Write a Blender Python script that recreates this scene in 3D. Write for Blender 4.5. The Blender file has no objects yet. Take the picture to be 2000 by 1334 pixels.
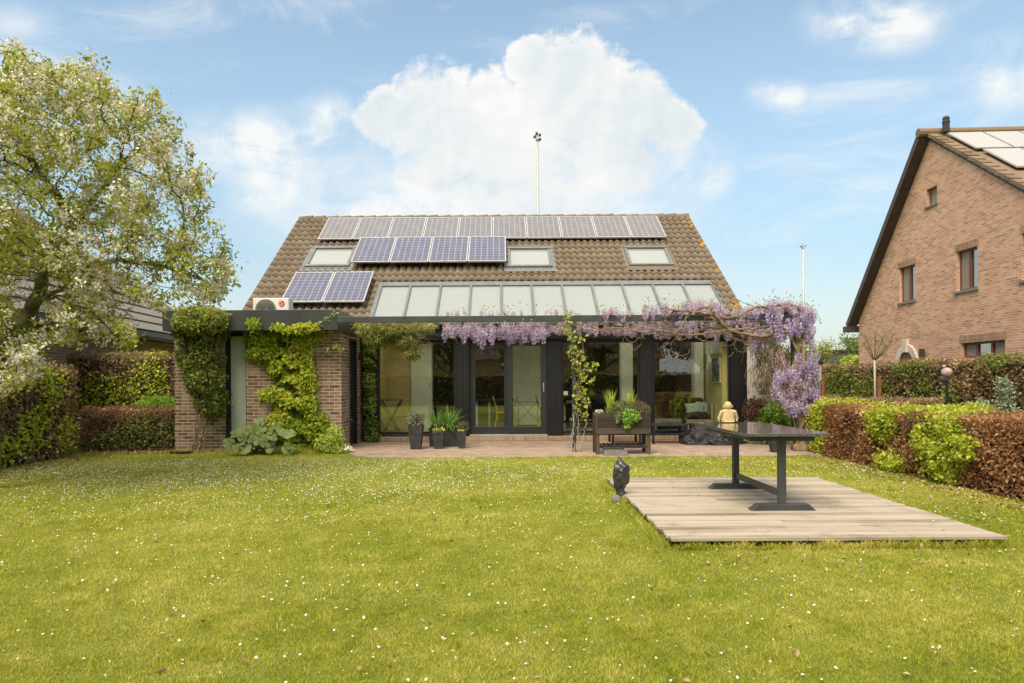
import bpy, math, random
import numpy as np
from mathutils import Vector, Matrix, geometry
random.seed(7); rng = np.random.default_rng(7)
S = bpy.context.scene
COL = S.collection
R = math.radians
# ------------------------------------------------------------------ camera
F, HC, CX, CY, ROLL = 1333.0, 1.384, 983.0, 743.0, 0.0061
cam = bpy.data.cameras.new('camera'); camo = bpy.data.objects.new('camera', cam); COL.objects.link(camo)
cam.sensor_width = 36; cam.lens = 24.0; cam.shift_x = 0.0085; cam.shift_y = 0.038
cam.clip_start = 0.1; cam.clip_end = 2000
camo.location = (0, 0, HC); camo.rotation_euler = (R(90), ROLL, 0)
S.camera = camo
# ------------------------------------------------------------------ view and light
S.view_settings.view_transform = 'Standard'; S.view_settings.look = 'None'
S.view_settings.exposure = 1.5; S.view_settings.gamma = 1.0
S.render.resolution_x = 1024; S.render.resolution_y = 683
SUN_EL, SUN_AZ = R(54), R(206)          # azimuth measured clockwise from +Y
sun = bpy.data.lights.new('sun', 'SUN'); suno = bpy.data.objects.new('sun', sun); COL.objects.link(suno)
sun.energy = 1.85; sun.angle = R(36); sun.color = (1.0, 0.89, 0.70)
sd = Vector((math.sin(SUN_AZ)*math.cos(SUN_EL), math.cos(SUN_AZ)*math.cos(SUN_EL), math.sin(SUN_EL)))
suno.rotation_euler = sd.to_track_quat('Z', 'Y').to_euler(); suno.location = (-10, -20, 30)

class NT:
    """small helper for node trees"""
    def __init__(s, nt): s.nt = nt
    def n(s, typ, **kw):
        x = s.nt.nodes.new(typ)
        for k, v in kw.items(): setattr(x, k, v)
        return x
    def l(s, a, b): s.nt.links.new(a, b)
    def put(s, sock, v):
        if v is None: return
        if hasattr(v, 'links') or isinstance(v, bpy.types.NodeSocket): s.l(v, sock)
        else: sock.default_value = v
    def m(s, op, a, b=None, c=None, clamp=False):
        x = s.n('ShaderNodeMath', operation=op); x.use_clamp = clamp
        s.put(x.inputs[0], a); s.put(x.inputs[1], b); s.put(x.inputs[2], c)
        return x.outputs[0]
    def ss(s, v, a, b, lo=0.0, hi=1.0):
        x = s.n('ShaderNodeMapRange', interpolation_type='SMOOTHSTEP')
        s.put(x.inputs[0], v); s.put(x.inputs[1], a); s.put(x.inputs[2], b); s.put(x.inputs[3], lo); s.put(x.inputs[4], hi)
        return x.outputs[0]
    def mix(s, f, a, b):
        x = s.n('ShaderNodeMix', data_type='RGBA'); s.put(x.inputs[0], f)
        s.put(x.inputs[6], c4(a)); s.put(x.inputs[7], c4(b)); return x.outputs[2]
    def noise(s, vec, scale, detail=4, rough=.55, dist=0.0):
        x = s.n('ShaderNodeTexNoise'); s.put(x.inputs['Vector'], vec)
        x.inputs['Scale'].default_value = scale; x.inputs['Detail'].default_value = detail
        x.inputs['Roughness'].default_value = rough; x.inputs['Distortion'].default_value = dist
        return x.outputs[0]
    def ramp(s, f, stops, interp='LINEAR'):
        x = s.n('ShaderNodeValToRGB'); s.l(f, x.inputs[0]); e = x.color_ramp.elements; x.color_ramp.interpolation = interp
        while len(e) < len(stops): e.new(.5)
        for i, (p, c) in enumerate(stops): e[i].position = p; e[i].color = c4(c)
        return x.outputs[0]
    def scale(s, vec, v):
        x = s.n('ShaderNodeMapping'); s.l(vec, x.inputs[0]); x.inputs['Scale'].default_value = v; return x.outputs[0]
def c4(c):
    if isinstance(c, (tuple, list)) and len(c) == 3: return (c[0], c[1], c[2], 1)
    return c

# ------------------------------------------------------------------ sky: Nishita plus procedural clouds by direction
W = bpy.data.worlds.new('World'); S.world = W; W.use_nodes = True
nt = W.node_tree; nt.nodes.clear(); T = NT(nt)
sky = T.n('ShaderNodeTexSky', sky_type='NISHITA'); sky.sun_disc = False
sky.sun_elevation = SUN_EL; sky.sun_rotation = SUN_AZ; sky.air_density = 1.0; sky.dust_density = 1.2; sky.ozone_density = 1.2
tc = T.n('ShaderNodeTexCoord'); sp = T.n('ShaderNodeSeparateXYZ'); T.l(tc.outputs['Generated'], sp.inputs[0])
x, y, z = sp.outputs
ys = T.m('MAXIMUM', y, 0.05)
u = T.m('DIVIDE', x, ys); v = T.m('DIVIDE', z, ys)
cb = T.n('ShaderNodeCombineXYZ'); T.l(u, cb.inputs[0]); T.l(v, cb.inputs[1]); uv = cb.outputs[0]
def PU(px, py): return ((px-CX)/F, (CY-py)/F)
blobs = [(1128,190,152,138),(860,222,112,118),(765,225,70,62),(950,190,70,75),(1250,205,95,92),(1315,225,50,50),(1000,310,230,130),(1190,310,160,100),
         (1070,390,190,70),(870,330,110,70),(1325,240,60,55),(1035,120,55,45)]
cur = None
wn = T.n('ShaderNodeTexNoise'); wn.inputs['Scale'].default_value = 7; wn.inputs['Detail'].default_value = 5; T.l(uv, wn.inputs['Vector'])
ws = T.n('ShaderNodeSeparateXYZ'); T.l(wn.outputs['Color'], ws.inputs[0])
u0, v0 = u, v
u = T.m('ADD', u, T.m('MULTIPLY', T.m('SUBTRACT', ws.outputs[0], .5), .075)); v = T.m('ADD', v, T.m('MULTIPLY', T.m('SUBTRACT', ws.outputs[1], .5), .075))
n1 = T.noise(uv, 8, 9, .62, .3); n2 = T.noise(uv, 34, 6, .65, .5)
for px, py, rx, ry in blobs:
    cu, cv = PU(px, py)
    a = T.m('DIVIDE', T.m('SUBTRACT', u, cu), rx/F); b = T.m('DIVIDE', T.m('SUBTRACT', v, cv), ry/F)
    d = T.m('SUBTRACT', 1.0, T.m('SQRT', T.m('ADD', T.m('MULTIPLY', a, a), T.m('MULTIPLY', b, b))))
    cur = d if cur is None else T.m('SMOOTH_MAX', cur, d, .12)
u, v = u0, v0
nn = T.m('ADD', T.m('MULTIPLY', T.m('SUBTRACT', n1, .5), .95), T.m('MULTIPLY', T.m('SUBTRACT', n2, .5), .60))
cum = T.ss(T.m('ADD', cur, nn), -.03, T.ss(v, (CY-330)/F, (CY-180)/F, .58, .26))
# soft fade where the cumulus dissolves downward and to the sides
fadeb = T.ss(v, (CY-470)/F, (CY-350)/F, .6, 1.0)
cum = T.m('MULTIPLY', cum, fadeb)
front = T.ss(y, .1, .2); cum = T.m('MULTIPLY', cum, front)
# wisps, streaked
mp = T.n('ShaderNodeMapping'); T.l(tc.outputs['Generated'], mp.inputs[0]); mp.inputs['Scale'].default_value = (1.6, 1.2, 5.0); mp.inputs['Rotation'].default_value = (0, R(-14), 0)
w1 = T.noise(mp.outputs[0], 2.1, 8, .62, .6)
wisp = T.ss(w1, .47, .76, 0, .8)
def soft(px, py, rx, ry, k=1.0):
    cu, cv = PU(px, py)
    a = T.m('DIVIDE', T.m('SUBTRACT', u, cu), rx/F); b = T.m('DIVIDE', T.m('SUBTRACT', v, cv), ry/F)
    return T.m('MULTIPLY', T.ss(T.m('SQRT', T.m('ADD', T.m('MULTIPLY', a, a), T.m('MULTIPLY', b, b))), 1.0, 0.0), k)
loc = T.m('ADD', T.m('ADD', T.m('ADD', soft(540,275,310,100,1.9), T.m('ADD', soft(1390,345,70,60,1.3), soft(640,215,80,60,1.2))), soft(1720,45,190,90,2.4)), T.m('ADD', T.m('ADD', soft(40,40,110,60,.7), soft(1960,150,140,110,1.5)), T.m('ADD', soft(1525,190,90,45,1.6), T.m('ADD', soft(930,410,600,150,2.0), soft(510,375,90,70,1.0)))))
loc = T.m('MULTIPLY', loc, T.ss(T.m('ADD', T.m('MULTIPLY', w1, .5), T.m('MULTIPLY', n1, .5)), .36, .62), clamp=True); loc = T.m('MULTIPLY', loc, front)
hor = T.ss(v, (CY-440)/F, (CY-640)/F, 0, .45); hor = T.m('MULTIPLY', hor, T.ss(n1, .2, .75, .45, 1.0))
bank = T.m('MULTIPLY', T.m('ADD', T.m('ADD', soft(960,400,430,150,1.6), soft(600,330,200,130,.9)), T.m('ADD', soft(1330,330,150,110,.9), soft(520,380,80,60,1.2)), clamp=True), T.ss(n1, .30, .62, .12, 1.0))
bank = T.m('MULTIPLY', bank, front)
oth = T.m('MAXIMUM', T.m('MAXIMUM', T.m('MAXIMUM', wisp, loc), hor), bank)
# cloud brightness from a light-side difference of the same noise
sh = T.n('ShaderNodeVectorMath', operation='ADD'); T.l(uv, sh.inputs[0]); sh.inputs[1].default_value = (-.012, .02, 0)
n1b = T.noise(sh.outputs[0], 8, 9, .62, .3)
lit = T.m('ADD', T.m('MULTIPLY', T.m('SUBTRACT', n1, n1b), 2.0), T.ss(T.noise(uv, 4.2, 3, .5), .33, .64, .30, .88), clamp=True)
rim = T.ss(cur, .5, .05, .0, .45)
lit = T.m('ADD', lit, rim, clamp=True)
ccol = T.mix(lit, (.245, .280, .295), (.345, .342, .335))
skyc = T.n('ShaderNodeVectorMath', operation='MULTIPLY'); T.l(sky.outputs[0], skyc.inputs[0]); T.l(T.mix(T.ss(z, 0.0, .42), (.58, .59, .55), (1.28, 1.20, .98)), skyc.inputs[1])
WSKY = 0.083
bg1 = T.n('ShaderNodeBackground'); T.l(skyc.outputs[0], bg1.inputs[0]); bg1.inputs[1].default_value = WSKY
bg2 = T.n('ShaderNodeBackground'); T.l(T.mix(T.ss(cum, .0, .8), (.325,.337,.337), ccol), bg2.inputs[0]); bg2.inputs[1].default_value = 1.0
behind = T.m('MULTIPLY', T.ss(y, .12, -.25), T.ss(T.noise(tc.outputs['Generated'], 2.4, 6, .6), .30, .62, .35, .95))   # unseen broken cloud behind the viewer, added for neutral soft light
allm = T.m('MAXIMUM', T.m('MAXIMUM', cum, oth), behind)
# bright cloud cap overhead, out of view, added to raise the ambient light
high = T.ss(z, .58, .82, 0, .85); bg3 = T.n('ShaderNodeBackground'); bg3.inputs[0].default_value = (.56, .53, .48, 1)
ms = T.n('ShaderNodeMixShader'); T.l(allm, ms.inputs[0]); T.l(bg1.outputs[0], ms.inputs[1]); T.l(bg2.outputs[0], ms.inputs[2])
ow = T.n('ShaderNodeOutputWorld'); mh = T.n('ShaderNodeMixShader'); T.l(high, mh.inputs[0]); T.l(ms.outputs[0], mh.inputs[1]); T.l(bg3.outputs[0], mh.inputs[2]); T.l(mh.outputs[0], ow.inputs[0])

# ------------------------------------------------------------------ where a feature of the photograph lies at distance Y
def X_(px, Y): return (px-CX)*Y/F
def Z_(px, py, Y): return HC-((py-CY)+ROLL*(px-CX))*Y/F
def P_(px, py, Y): return Vector((X_(px, Y), Y, Z_(px, py, Y)))
def DG(px, py, z=0.0): return F*(HC-z)/((py-CY)+ROLL*(px-CX))

# ------------------------------------------------------------------ materials
def newmat(name):
    m = bpy.data.materials.new(name); m.use_nodes = True; m.node_tree.nodes.clear()
    return m, NT(m.node_tree)
def finish(T, sh): o = T.n('ShaderNodeOutputMaterial'); T.l(sh, o.inputs[0])
def princ(T, col, rough=.6, metal=0.0, spec=.5, bump=None, bstr=.3, bdist=.01, coat=0.0, sheen=0.0):
    p = T.n('ShaderNodeBsdfPrincipled'); T.put(p.inputs['Base Color'], c4(col)); T.put(p.inputs['Roughness'], rough)
    p.inputs['Metallic'].default_value = metal; p.inputs['Specular IOR Level'].default_value = spec
    p.inputs['Coat Weight'].default_value = coat
    if bump is not None:
        b = T.n('ShaderNodeBump'); b.inputs['Strength'].default_value = bstr; b.inputs['Distance'].default_value = bdist
        T.l(bump, b.inputs['Height']); T.l(b.outputs[0], p.inputs['Normal'])
    return p.outputs[0]
def mat_plain(name, col, rough=.6, metal=0.0, var=.25, scale=6.0, bstr=.15, bdist=.004, spec=.5, coat=0.0, col2=None):
    m, T = newmat(name); tc = T.n('ShaderNodeTexCoord').outputs['Object']
    n = T.noise(tc, scale, 6, .65); n2 = T.noise(tc, scale*9, 4, .6)
    a = tuple(c*(1-var) for c in col); b = tuple(min(1, c*(1+var)) for c in (col2 or col))
    c = T.mix(T.ss(n, .3, .7), a, b)
    r = T.m('ADD', rough-.08, T.m('MULTIPLY', n2, .16))
    finish(T, princ(T, c, r, metal, spec, n2, bstr, bdist, coat)); return m
def mat_brick(name, stops, mortar, bw, bh, mw=.012, bump=.6, stain=.3, rot=False, white=0.0):
    m, T = newmat(name); uvn = T.n('ShaderNodeUVMap').outputs[0]
    if rot:
        mp = T.n('ShaderNodeMapping'); T.l(uvn, mp.inputs[0]); mp.inputs['Rotation'].default_value = (0, 0, R(90)); uvn = mp.outputs[0]
    wob = T.n('ShaderNodeVectorMath', operation='ADD'); ns = T.n('ShaderNodeTexNoise'); ns.inputs['Scale'].default_value = 14; T.l(uvn, ns.inputs[0])
    sc = T.n('ShaderNodeVectorMath', operation='SCALE'); T.l(ns.outputs['Color'], sc.inputs[0]); sc.inputs['Scale'].default_value = .006
    T.l(uvn, wob.inputs[0]); T.l(sc.outputs[0], wob.inputs[1])
    b = T.n('ShaderNodeTexBrick'); T.l(wob.outputs[0], b.inputs['Vector']); b.inputs['Scale'].default_value = 1.0
    b.inputs['Color1'].default_value = (0, 0, 0, 1); b.inputs['Color2'].default_value = (1, 1, 1, 1); b.inputs['Mortar'].default_value = (.5, .5, .5, 1)
    b.inputs['Mortar Size'].default_value = mw/2; b.inputs['Mortar Smooth'].default_value = .25; b.inputs['Brick Width'].default_value = bw; b.inputs['Row Height'].default_value = bh
    b.offset = .5
    br = T.ramp(b.outputs['Color'], stops)
    n = T.noise(uvn, 1.3, 6, .6); n2 = T.noise(uvn, 60, 4, .7)
    br = T.mix(T.m('MULTIPLY', T.ss(n2, .35, .8), .35), br, tuple(min(1, c*1.5) for c in stops[-1][1]))
    c = T.mix(b.outputs['Fac'], br, mortar)
    c = T.mix(T.m('MULTIPLY', T.ss(n, .5, .75), stain), c, tuple(x*.45 for x in stops[0][1]))
    if white: c = T.mix(T.m('MULTIPLY', T.ss(T.noise(uvn, 2.2, 7, .7), .52, .7), white), c, (.52, .46, .36))
    h = T.m('SUBTRACT', T.m('MULTIPLY', n2, .35), b.outputs['Fac'])
    finish(T, princ(T, c, .88, 0, .2, h, bump, .012)); return m
def mat_leaf(name, stops, trans=.4, rough=.5, spec=.35):
    m, T = newmat(name)
    a = T.n('ShaderNodeAttribute'); a.attribute_name = 'rnd'
    c = T.ramp(a.outputs['Fac'], stops)
    p = T.n('ShaderNodeBsdfPrincipled'); T.l(c, p.inputs['Base Color']); p.inputs['Roughness'].default_value = rough
    p.inputs['Specular IOR Level'].default_value = spec
    tr = T.n('ShaderNodeBsdfTranslucent'); br = T.n('ShaderNodeVectorMath', operation='MULTIPLY'); T.l(c, br.inputs[0]); br.inputs[1].default_value = (1.15, 1.15, .7)
    T.l(br.outputs[0], tr.inputs[0])
    mx = T.n('ShaderNodeMixShader'); mx.inputs[0].default_value = trans; T.l(p.outputs[0], mx.inputs[1]); T.l(tr.outputs[0], mx.inputs[2])
    finish(T, mx.outputs[0]); return m
def mat_glass(name, tint=(.85, .92, .86), base=.09, power=4.0, mx=.9, rough=.0):
    m, T = newmat(name)
    lw = T.n('ShaderNodeLayerWeight'); lw.inputs[0].default_value = .5
    f = T.m('ADD', base, T.m('MULTIPLY', T.m('POWER', lw.outputs['Facing'], power), mx), clamp=True)
    tr = T.n('ShaderNodeBsdfTransparent'); tr.inputs[0].default_value = c4(tint)
    gl = T.n('ShaderNodeBsdfGlossy'); gl.inputs['Roughness'].default_value = rough; gl.inputs[0].default_value = (.95, .97, .95, 1)
    wv = T.noise(T.n('ShaderNodeTexCoord').outputs['Object'], .9, 2, .5)
    b = T.n('ShaderNodeBump'); b.inputs['Strength'].default_value = .08; b.inputs['Distance'].default_value = .02; T.l(wv, b.inputs['Height']); T.l(b.outputs[0], gl.inputs['Normal'])
    s = T.n('ShaderNodeMixShader'); T.l(f, s.inputs[0]); T.l(tr.outputs[0], s.inputs[1]); T.l(gl.outputs[0], s.inputs[2])
    finish(T, s.outputs[0]); return m
def mat_wood(name, c1, c2, c3, axis='x', rough=.75, con=.18, streak=14):
    m, T = newmat(name); o = T.n('ShaderNodeTexCoord').outputs['Object']
    sc = {'x': (.7, streak, streak), 'y': (streak, .7, streak), 'z': (streak, streak, .7)}[axis]
    g = T.noise(T.scale(o, sc), 1.6, 8, .7, .3); g2 = T.noise(T.scale(o, tuple(k*4 for k in sc)), 1.5, 5, .7); big = T.noise(T.scale(o, (.8, 2.2, 2) if axis == 'x' else (2, 2, 2)), 1.4, 4)
    a = T.n('ShaderNodeAttribute'); a.attribute_name = 'rnd'
    f = T.m('ADD', T.m('MULTIPLY', g, .75), T.m('MULTIPLY', T.m('ADD', a.outputs['Fac'], big), .22))
    c = T.ramp(f, [(.5-con, c3), (.5, c1), (.5+con*1.2, c2)])
    c = T.mix(T.m('MULTIPLY', T.ss(g2, .55, .8), .5), c, c3)
    c = T.mix(T.m('MULTIPLY', T.ss(T.noise(o, 2.1, 6, .7), .52, .74), .45), c, c3)
    finish(T, princ(T, c, rough, 0, .25, g2, .4, .004)); return m

M = {}
M['brick'] = mat_brick('brown brick', [(0, (.10, .058, .042)), (.35, (.19, .115, .08)), (.65, (.27, .16, .115)), (.85, (.30, .22, .16)), (1, (.15, .10, .08))], (.50, .43, .33), .215, .066, .014, white=.35)
M['brick_n'] = mat_brick('salmon brick', [(0, (.29, .15, .10)), (.3, (.46, .235, .15)), (.7, (.53, .28, .185)), (1, (.57, .36, .25))], (.66, .53, .41), .215, .065, .014, stain=.25)
M['brick_l'] = mat_brick('dun brick', [(0, (.17, .11, .075)), (.5, (.24, .16, .11)), (1, (.28, .2, .14))], (.36, .29, .21), .215, .062, .012, stain=.25)
M['brick_o'] = mat_brick('ochre brick', [(0, (.58, .42, .17)), (.5, (.68, .50, .22)), (1, (.74, .56, .27))], (.72, .6, .34), .215, .066, .012, stain=.1)
M['soldier'] = mat_brick('soldier brick', [(0, (.20, .10, .07)), (.5, (.30, .17, .11)), (1, (.36, .22, .15))], (.46, .36, .27), .215, .065, .014, rot=True)
M['soldier_h'] = mat_brick('threshold brick', [(0, (.26, .17, .11)), (.5, (.36, .25, .16)), (1, (.45, .34, .22))], (.34, .27, .19), .215, .065, .014, rot=True, white=.3)
M['paver'] = mat_brick('paver', [(0, (.21, .15, .115)), (.5, (.30, .215, .165)), (1, (.37, .275, .21))], (.26, .21, .15), .21, .07, .008, bump=.3, stain=.25, white=.15)
M['anth'] = mat_plain('anthracite metal', (.022, .024, .026), .42, 0, .15, 3, .05, .002)
M['steel'] = mat_plain('grey beam paint', (.045, .05, .052), .45, 0, .2, 3, .08, .002)
M['rooffascia'] = mat_plain('fascia metal', (.04, .044, .046), .4, 0, .2, 1.5, .05, .002)
M['black'] = mat_plain('black frame', (.012, .012, .013), .38, 0, .2, 4, .05, .002)
M['alu'] = mat_plain('grey aluminium', (.19, .2, .2), .35, .5, .15, 5, .05, .002)
M['galv'] = mat_plain('pale pole paint', (.42, .43, .40), .5, .2, .1, 2)
M['silver'] = mat_plain('panel frame', (.55, .55, .53), .35, .6, .1)
M['bar'] = mat_plain('glazing bar grey', (.17, .18, .18), .35, .3, .15, 4, .05, .002)
M['white'] = mat_plain('off white casing', (.66, .64, .58), .45, 0, .08, 3, .05)
M['red'] = mat_plain('red badge', (.55, .03, .05), .4, 0, .05)
M['dgrey'] = mat_plain('dark grille', (.06, .06, .06), .5)
M['plaster'] = mat_plain('pale green plaster', (.84, .85, .70), .85, 0, .06, 2, .1)
M['ochre'] = mat_plain('ochre plaster', (.66, .50, .18), .85, 0, .12, 1.5, .1)
M['olive'] = mat_plain('olive wall', (.56, .50, .19), .85, 0, .1, 1.5, .1)
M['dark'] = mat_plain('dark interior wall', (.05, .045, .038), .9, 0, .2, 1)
M['floor_in'] = mat_plain('grey floor tile', (.26, .25, .21), .35, 0, .15, 2, .03)
M['yellow'] = mat_plain('yellow lacquer', (.62, .36, .03), .4, 0, .08)
M['pot'] = mat_plain('charcoal pot', (.042, .042, .045), .75, 0, .3, 9, .3, .003, .25)
M['soil'] = mat_plain('soil', (.035, .022, .013), .95, 0, .5, 30, .9, .02, .1)
M['deck'] = mat_wood('weathered deck wood', (.26, .205, .15), (.40, .34, .27), (.09, .066, .047), 'x', streak=55, con=.10)
M['oldwood'] = mat_wood('dark stained wood', (.04, .03, .023), (.085, .062, .046), (.025, .019, .015), 'x')
M['oldwood_z'] = mat_wood('dark stained wood upright', (.045, .033, .025), (.10, .07, .05), (.02, .015, .012), 'z')
M['lightwood'] = mat_wood('grey sofa wood', (.26, .235, .19), (.36, .33, .27), (.15, .13, .1), 'x')
M['mauve'] = mat_wood('pale mauve boards', (.50, .42, .44), (.62, .54, .55), (.34, .28, .3), 'z')
M['rust'] = mat_plain('rusty brown stake', (.20, .07, .035), .8, 0, .3, 8, .3)
M['bark'] = mat_plain('mossy bark', (.10, .075, .045), .9, 0, .45, 5, .8, .02, .1, col2=(.13, .13, .05))
M['vine'] = mat_plain('vine bark', (.22, .16, .09), .85, 0, .4, 9, .7, .008, .1)
M['twig'] = mat_plain('hedge twig', (.20, .145, .10), .9, 0, .4, 12, .2)
M['core'] = mat_plain('hedge core', (.10, .078, .048), 1.0, 0, .6, 11, 1.0, .06, 0)
M['palebark'] = mat_plain('pale bark', (.34, .31, .26), .85, 0, .2, 9, .4)
M['fabric_b'] = mat_plain('black cushion', (.014, .012, .012), .9, 0, .3, 5, .2, .01, .2)
M['mint'] = mat_plain('mint cushion', (.36, .46, .38), .85, 0, .15, 9, .3, .01, .2)
M['nylon'] = mat_plain('black nylon', (.018, .014, .018), .58, 0, .3, 4, .25, .01, .5)
M['plastic'] = mat_plain('black plastic sheet', (.03, .03, .032), .36, 0, .3, 4, .3, .006, .7)
M['stone'] = mat_plain('grey stone', (.20, .19, .18), .9, 0, .25, 14, .6, .006, .2)
M['cream'] = mat_plain('cream stone', (.58, .50, .40), .85, 0, .1, 6, .3, .003, .2)
M['statue'] = mat_plain('sandy cast stone', (.52, .38, .19), .85, 0, .18, 18, .35, .003, .2)
M['brownwood'] = mat_plain('red brown timber', (.16, .05, .03), .5, 0, .25, 8, .1)
M['soffit'] = mat_plain('dark brown soffit', (.055, .04, .036), .6, 0, .2, 3, .1)
M['screen'] = mat_plain('taupe shade', (.24, .21, .17), .7, 0, .1, 20, .2)
M['curtain'] = mat_plain('pale curtain', (.5, .5, .47), .8, 0, .12, 4, .2)
M['terr'] = mat_plain('pink grey ball', (.42, .30, .30), .7, 0, .35, 14, .5, .005)
M['litter'] = mat_leaf('dry litter', [(0, (.18, .10, .04)), (.6, (.36, .24, .11)), (1, (.52, .40, .22))], .15)
M['glass'] = mat_glass('window glass', (.97, .985, .96), .105, 3.0, .5)
M['glass_n'] = mat_glass('neighbour glass', (.6, .64, .62), .35, 3.0, .5)
# frosted tall pane: pale translucent film behind a glossy face
def mat_frost(name, col, trans, rough, spec, coat):
    m, T = newmat(name); o = T.n('ShaderNodeTexCoord').outputs['Object']
    c = T.mix(T.noise(o, 1.1, 4), tuple(k*.93 for k in col), col)
    p = T.n('ShaderNodeBsdfPrincipled'); T.l(c, p.inputs['Base Color']); p.inputs['Roughness'].default_value = rough; p.inputs['Specular IOR Level'].default_value = spec
    p.inputs['Coat Weight'].default_value = coat; p.inputs['Coat Roughness'].default_value = .02
    t = T.n('ShaderNodeBsdfTranslucent'); T.l(c, t.inputs[0])
    s = T.n('ShaderNodeMixShader'); s.inputs[0].default_value = trans; T.l(p.outputs[0], s.inputs[1]); T.l(t.outputs[0], s.inputs[2]); finish(T, s.outputs[0]); return m
M['frost'] = mat_frost('frosted pane', (.44, .49, .41), .1, .25, .5, .3)
M['roofglass'] = mat_frost('mint sunscreen glass', (.64, .70, .65), .55, .15, .6, 1.0)
def mat_milky(name, col, clear):
    m, T = newmat(name); p = T.n('ShaderNodeBsdfPrincipled'); p.inputs['Base Color'].default_value = c4(col); p.inputs['Roughness'].default_value = .12; p.inputs['Coat Weight'].default_value = 1.0; p.inputs['Coat Roughness'].default_value = .02
    t = T.n('ShaderNodeBsdfTranslucent'); t.inputs[0].default_value = c4(col); a = T.n('ShaderNodeMixShader'); a.inputs[0].default_value = .45; T.l(p.outputs[0], a.inputs[1]); T.l(t.outputs[0], a.inputs[2])
    c = T.n('ShaderNodeBsdfTransparent'); c.inputs[0].default_value = (.93, .97, .94, 1); b = T.n('ShaderNodeMixShader'); b.inputs[0].default_value = clear; T.l(a.outputs[0], b.inputs[1]); T.l(c.outputs[0], b.inputs[2]); finish(T, b.outputs[0]); return m
M['roofglass'] = mat_milky('milky roof glass', (.64, .69, .70), .42)
M['skyglass'] = mat_frost('roof window glass', (.36, .38, .37), .2, .1, .6, 1.0)
# table top: dark polished stone
m, T = newmat('polished dark stone'); o = T.n('ShaderNodeTexCoord').outputs['Object']
finish(T, princ(T, T.mix(T.ss(T.noise(o, 90, 5, .7), .45, .65), (.05, .05, .045), (.16, .15, .13)), T.m('ADD', .05, T.m('MULTIPLY', T.noise(o, 30, 3), .06)), 0, .9)); M['tabletop'] = m
# solar cells
def mat_solar(name, c1, c2, line, beige):
    m, T = newmat(name); uvn = T.n('ShaderNodeUVMap').outputs[0]; s = T.n('ShaderNodeSeparateXYZ'); T.l(uvn, s.inputs[0])
    def lines(sock, n, w):
        f = T.m('FRACT', T.m('MULTIPLY', sock, n)); a = T.m('ABSOLUTE', T.m('SUBTRACT', f, .5)); return T.ss(a, .5-w, .5-w*.5)
    g = T.m('MAXIMUM', lines(s.outputs[0], 6, .035), lines(s.outputs[1], 10, .035))
    bus = T.m('MULTIPLY', lines(T.m('ADD', s.outputs[0], 1/36), 18, .05), .5)
    cell = T.n('ShaderNodeTexVoronoi'); T.l(T.scale(uvn, (6, 10, 1)), cell.inputs['Vector']); cell.inputs['Scale'].default_value = 7
    c = T.mix(cell.outputs['Color'], c1, c2)
    rowm = T.n('ShaderNodeMath'); c = T.mix(T.m('MAXIMUM', g, bus), c, line)
    n = T.noise(uvn, 3, 5)
    c = T.mix(T.m('MULTIPLY', n, beige), c, (.40, .35, .29))
    finish(T, princ(T, c, .3, 0, .3, None, coat=.08)); return m
M['solar'] = mat_solar('blue cells', (.018, .028, .095), (.04, .055, .15), (.40, .40, .40), .2)
M['solar2'] = mat_solar('greyish blue cells', (.055, .06, .095), (.085, .09, .13), (.40, .39, .37), .32)  # greyer cells with a stronger beige mix, for the top row
M['solar3'] = mat_solar('cells painted with reflected sky', (.34, .33, .34), (.40, .39, .39), (.55, .52, .50), .5)  # pale base colour stands in for sky reflected in the neighbour's panels
# roof tiles
def mat_tile(name, stops, lichen=True):
    m, T = newmat(name); o = T.n('ShaderNodeTexCoord').outputs['Object']
    a = T.n('ShaderNodeAttribute'); a.attribute_name = 'rnd'
    n = T.noise(o, 2.2, 7, .7); n2 = T.noise(o, 40, 5, .7)
    c = T.ramp(T.m('ADD', T.m('MULTIPLY', a.outputs['Fac'], .28), T.m('MULTIPLY', n, .72)), stops)
    c = T.mix(T.m('MULTIPLY', T.ss(n2, .5, .75), .4), c, (.22, .19, .145))
    if lichen:
        s = T.n('ShaderNodeSeparateXYZ'); T.l(o, s.inputs[0])
        e = T.ss(s.outputs[0], 4.9, 5.3, 0, .14)
        f = T.ss(T.m('ADD', T.noise(o, 3.5, 4, .6), e), .72, .76)
        c = T.mix(f, c, (.42, .22, .03))
        sp = T.ss(T.noise(o, 17, 3, .5), .70, .76, 0, .6); c = T.mix(sp, c, (.34, .31, .25))
    finish(T, princ(T, c, .85, 0, .2, n2, .5, .006)); return m
M['tile'] = mat_tile('weathered brown tile', [(.15, (.12, .09, .062)), (.5, (.175, .135, .098)), (.85, (.23, .185, .14))])
M['tile_l'] = mat_tile('grey flat tile', [(.2, (.13, .12, .10)), (.5, (.19, .175, .15)), (.8, (.24, .22, .19))], False)
M['tile_n'] = mat_tile('brown verge tile', [(.2, (.12, .075, .05)), (.5, (.19, .13, .085)), (.8, (.26, .19, .13))], False)
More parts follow.
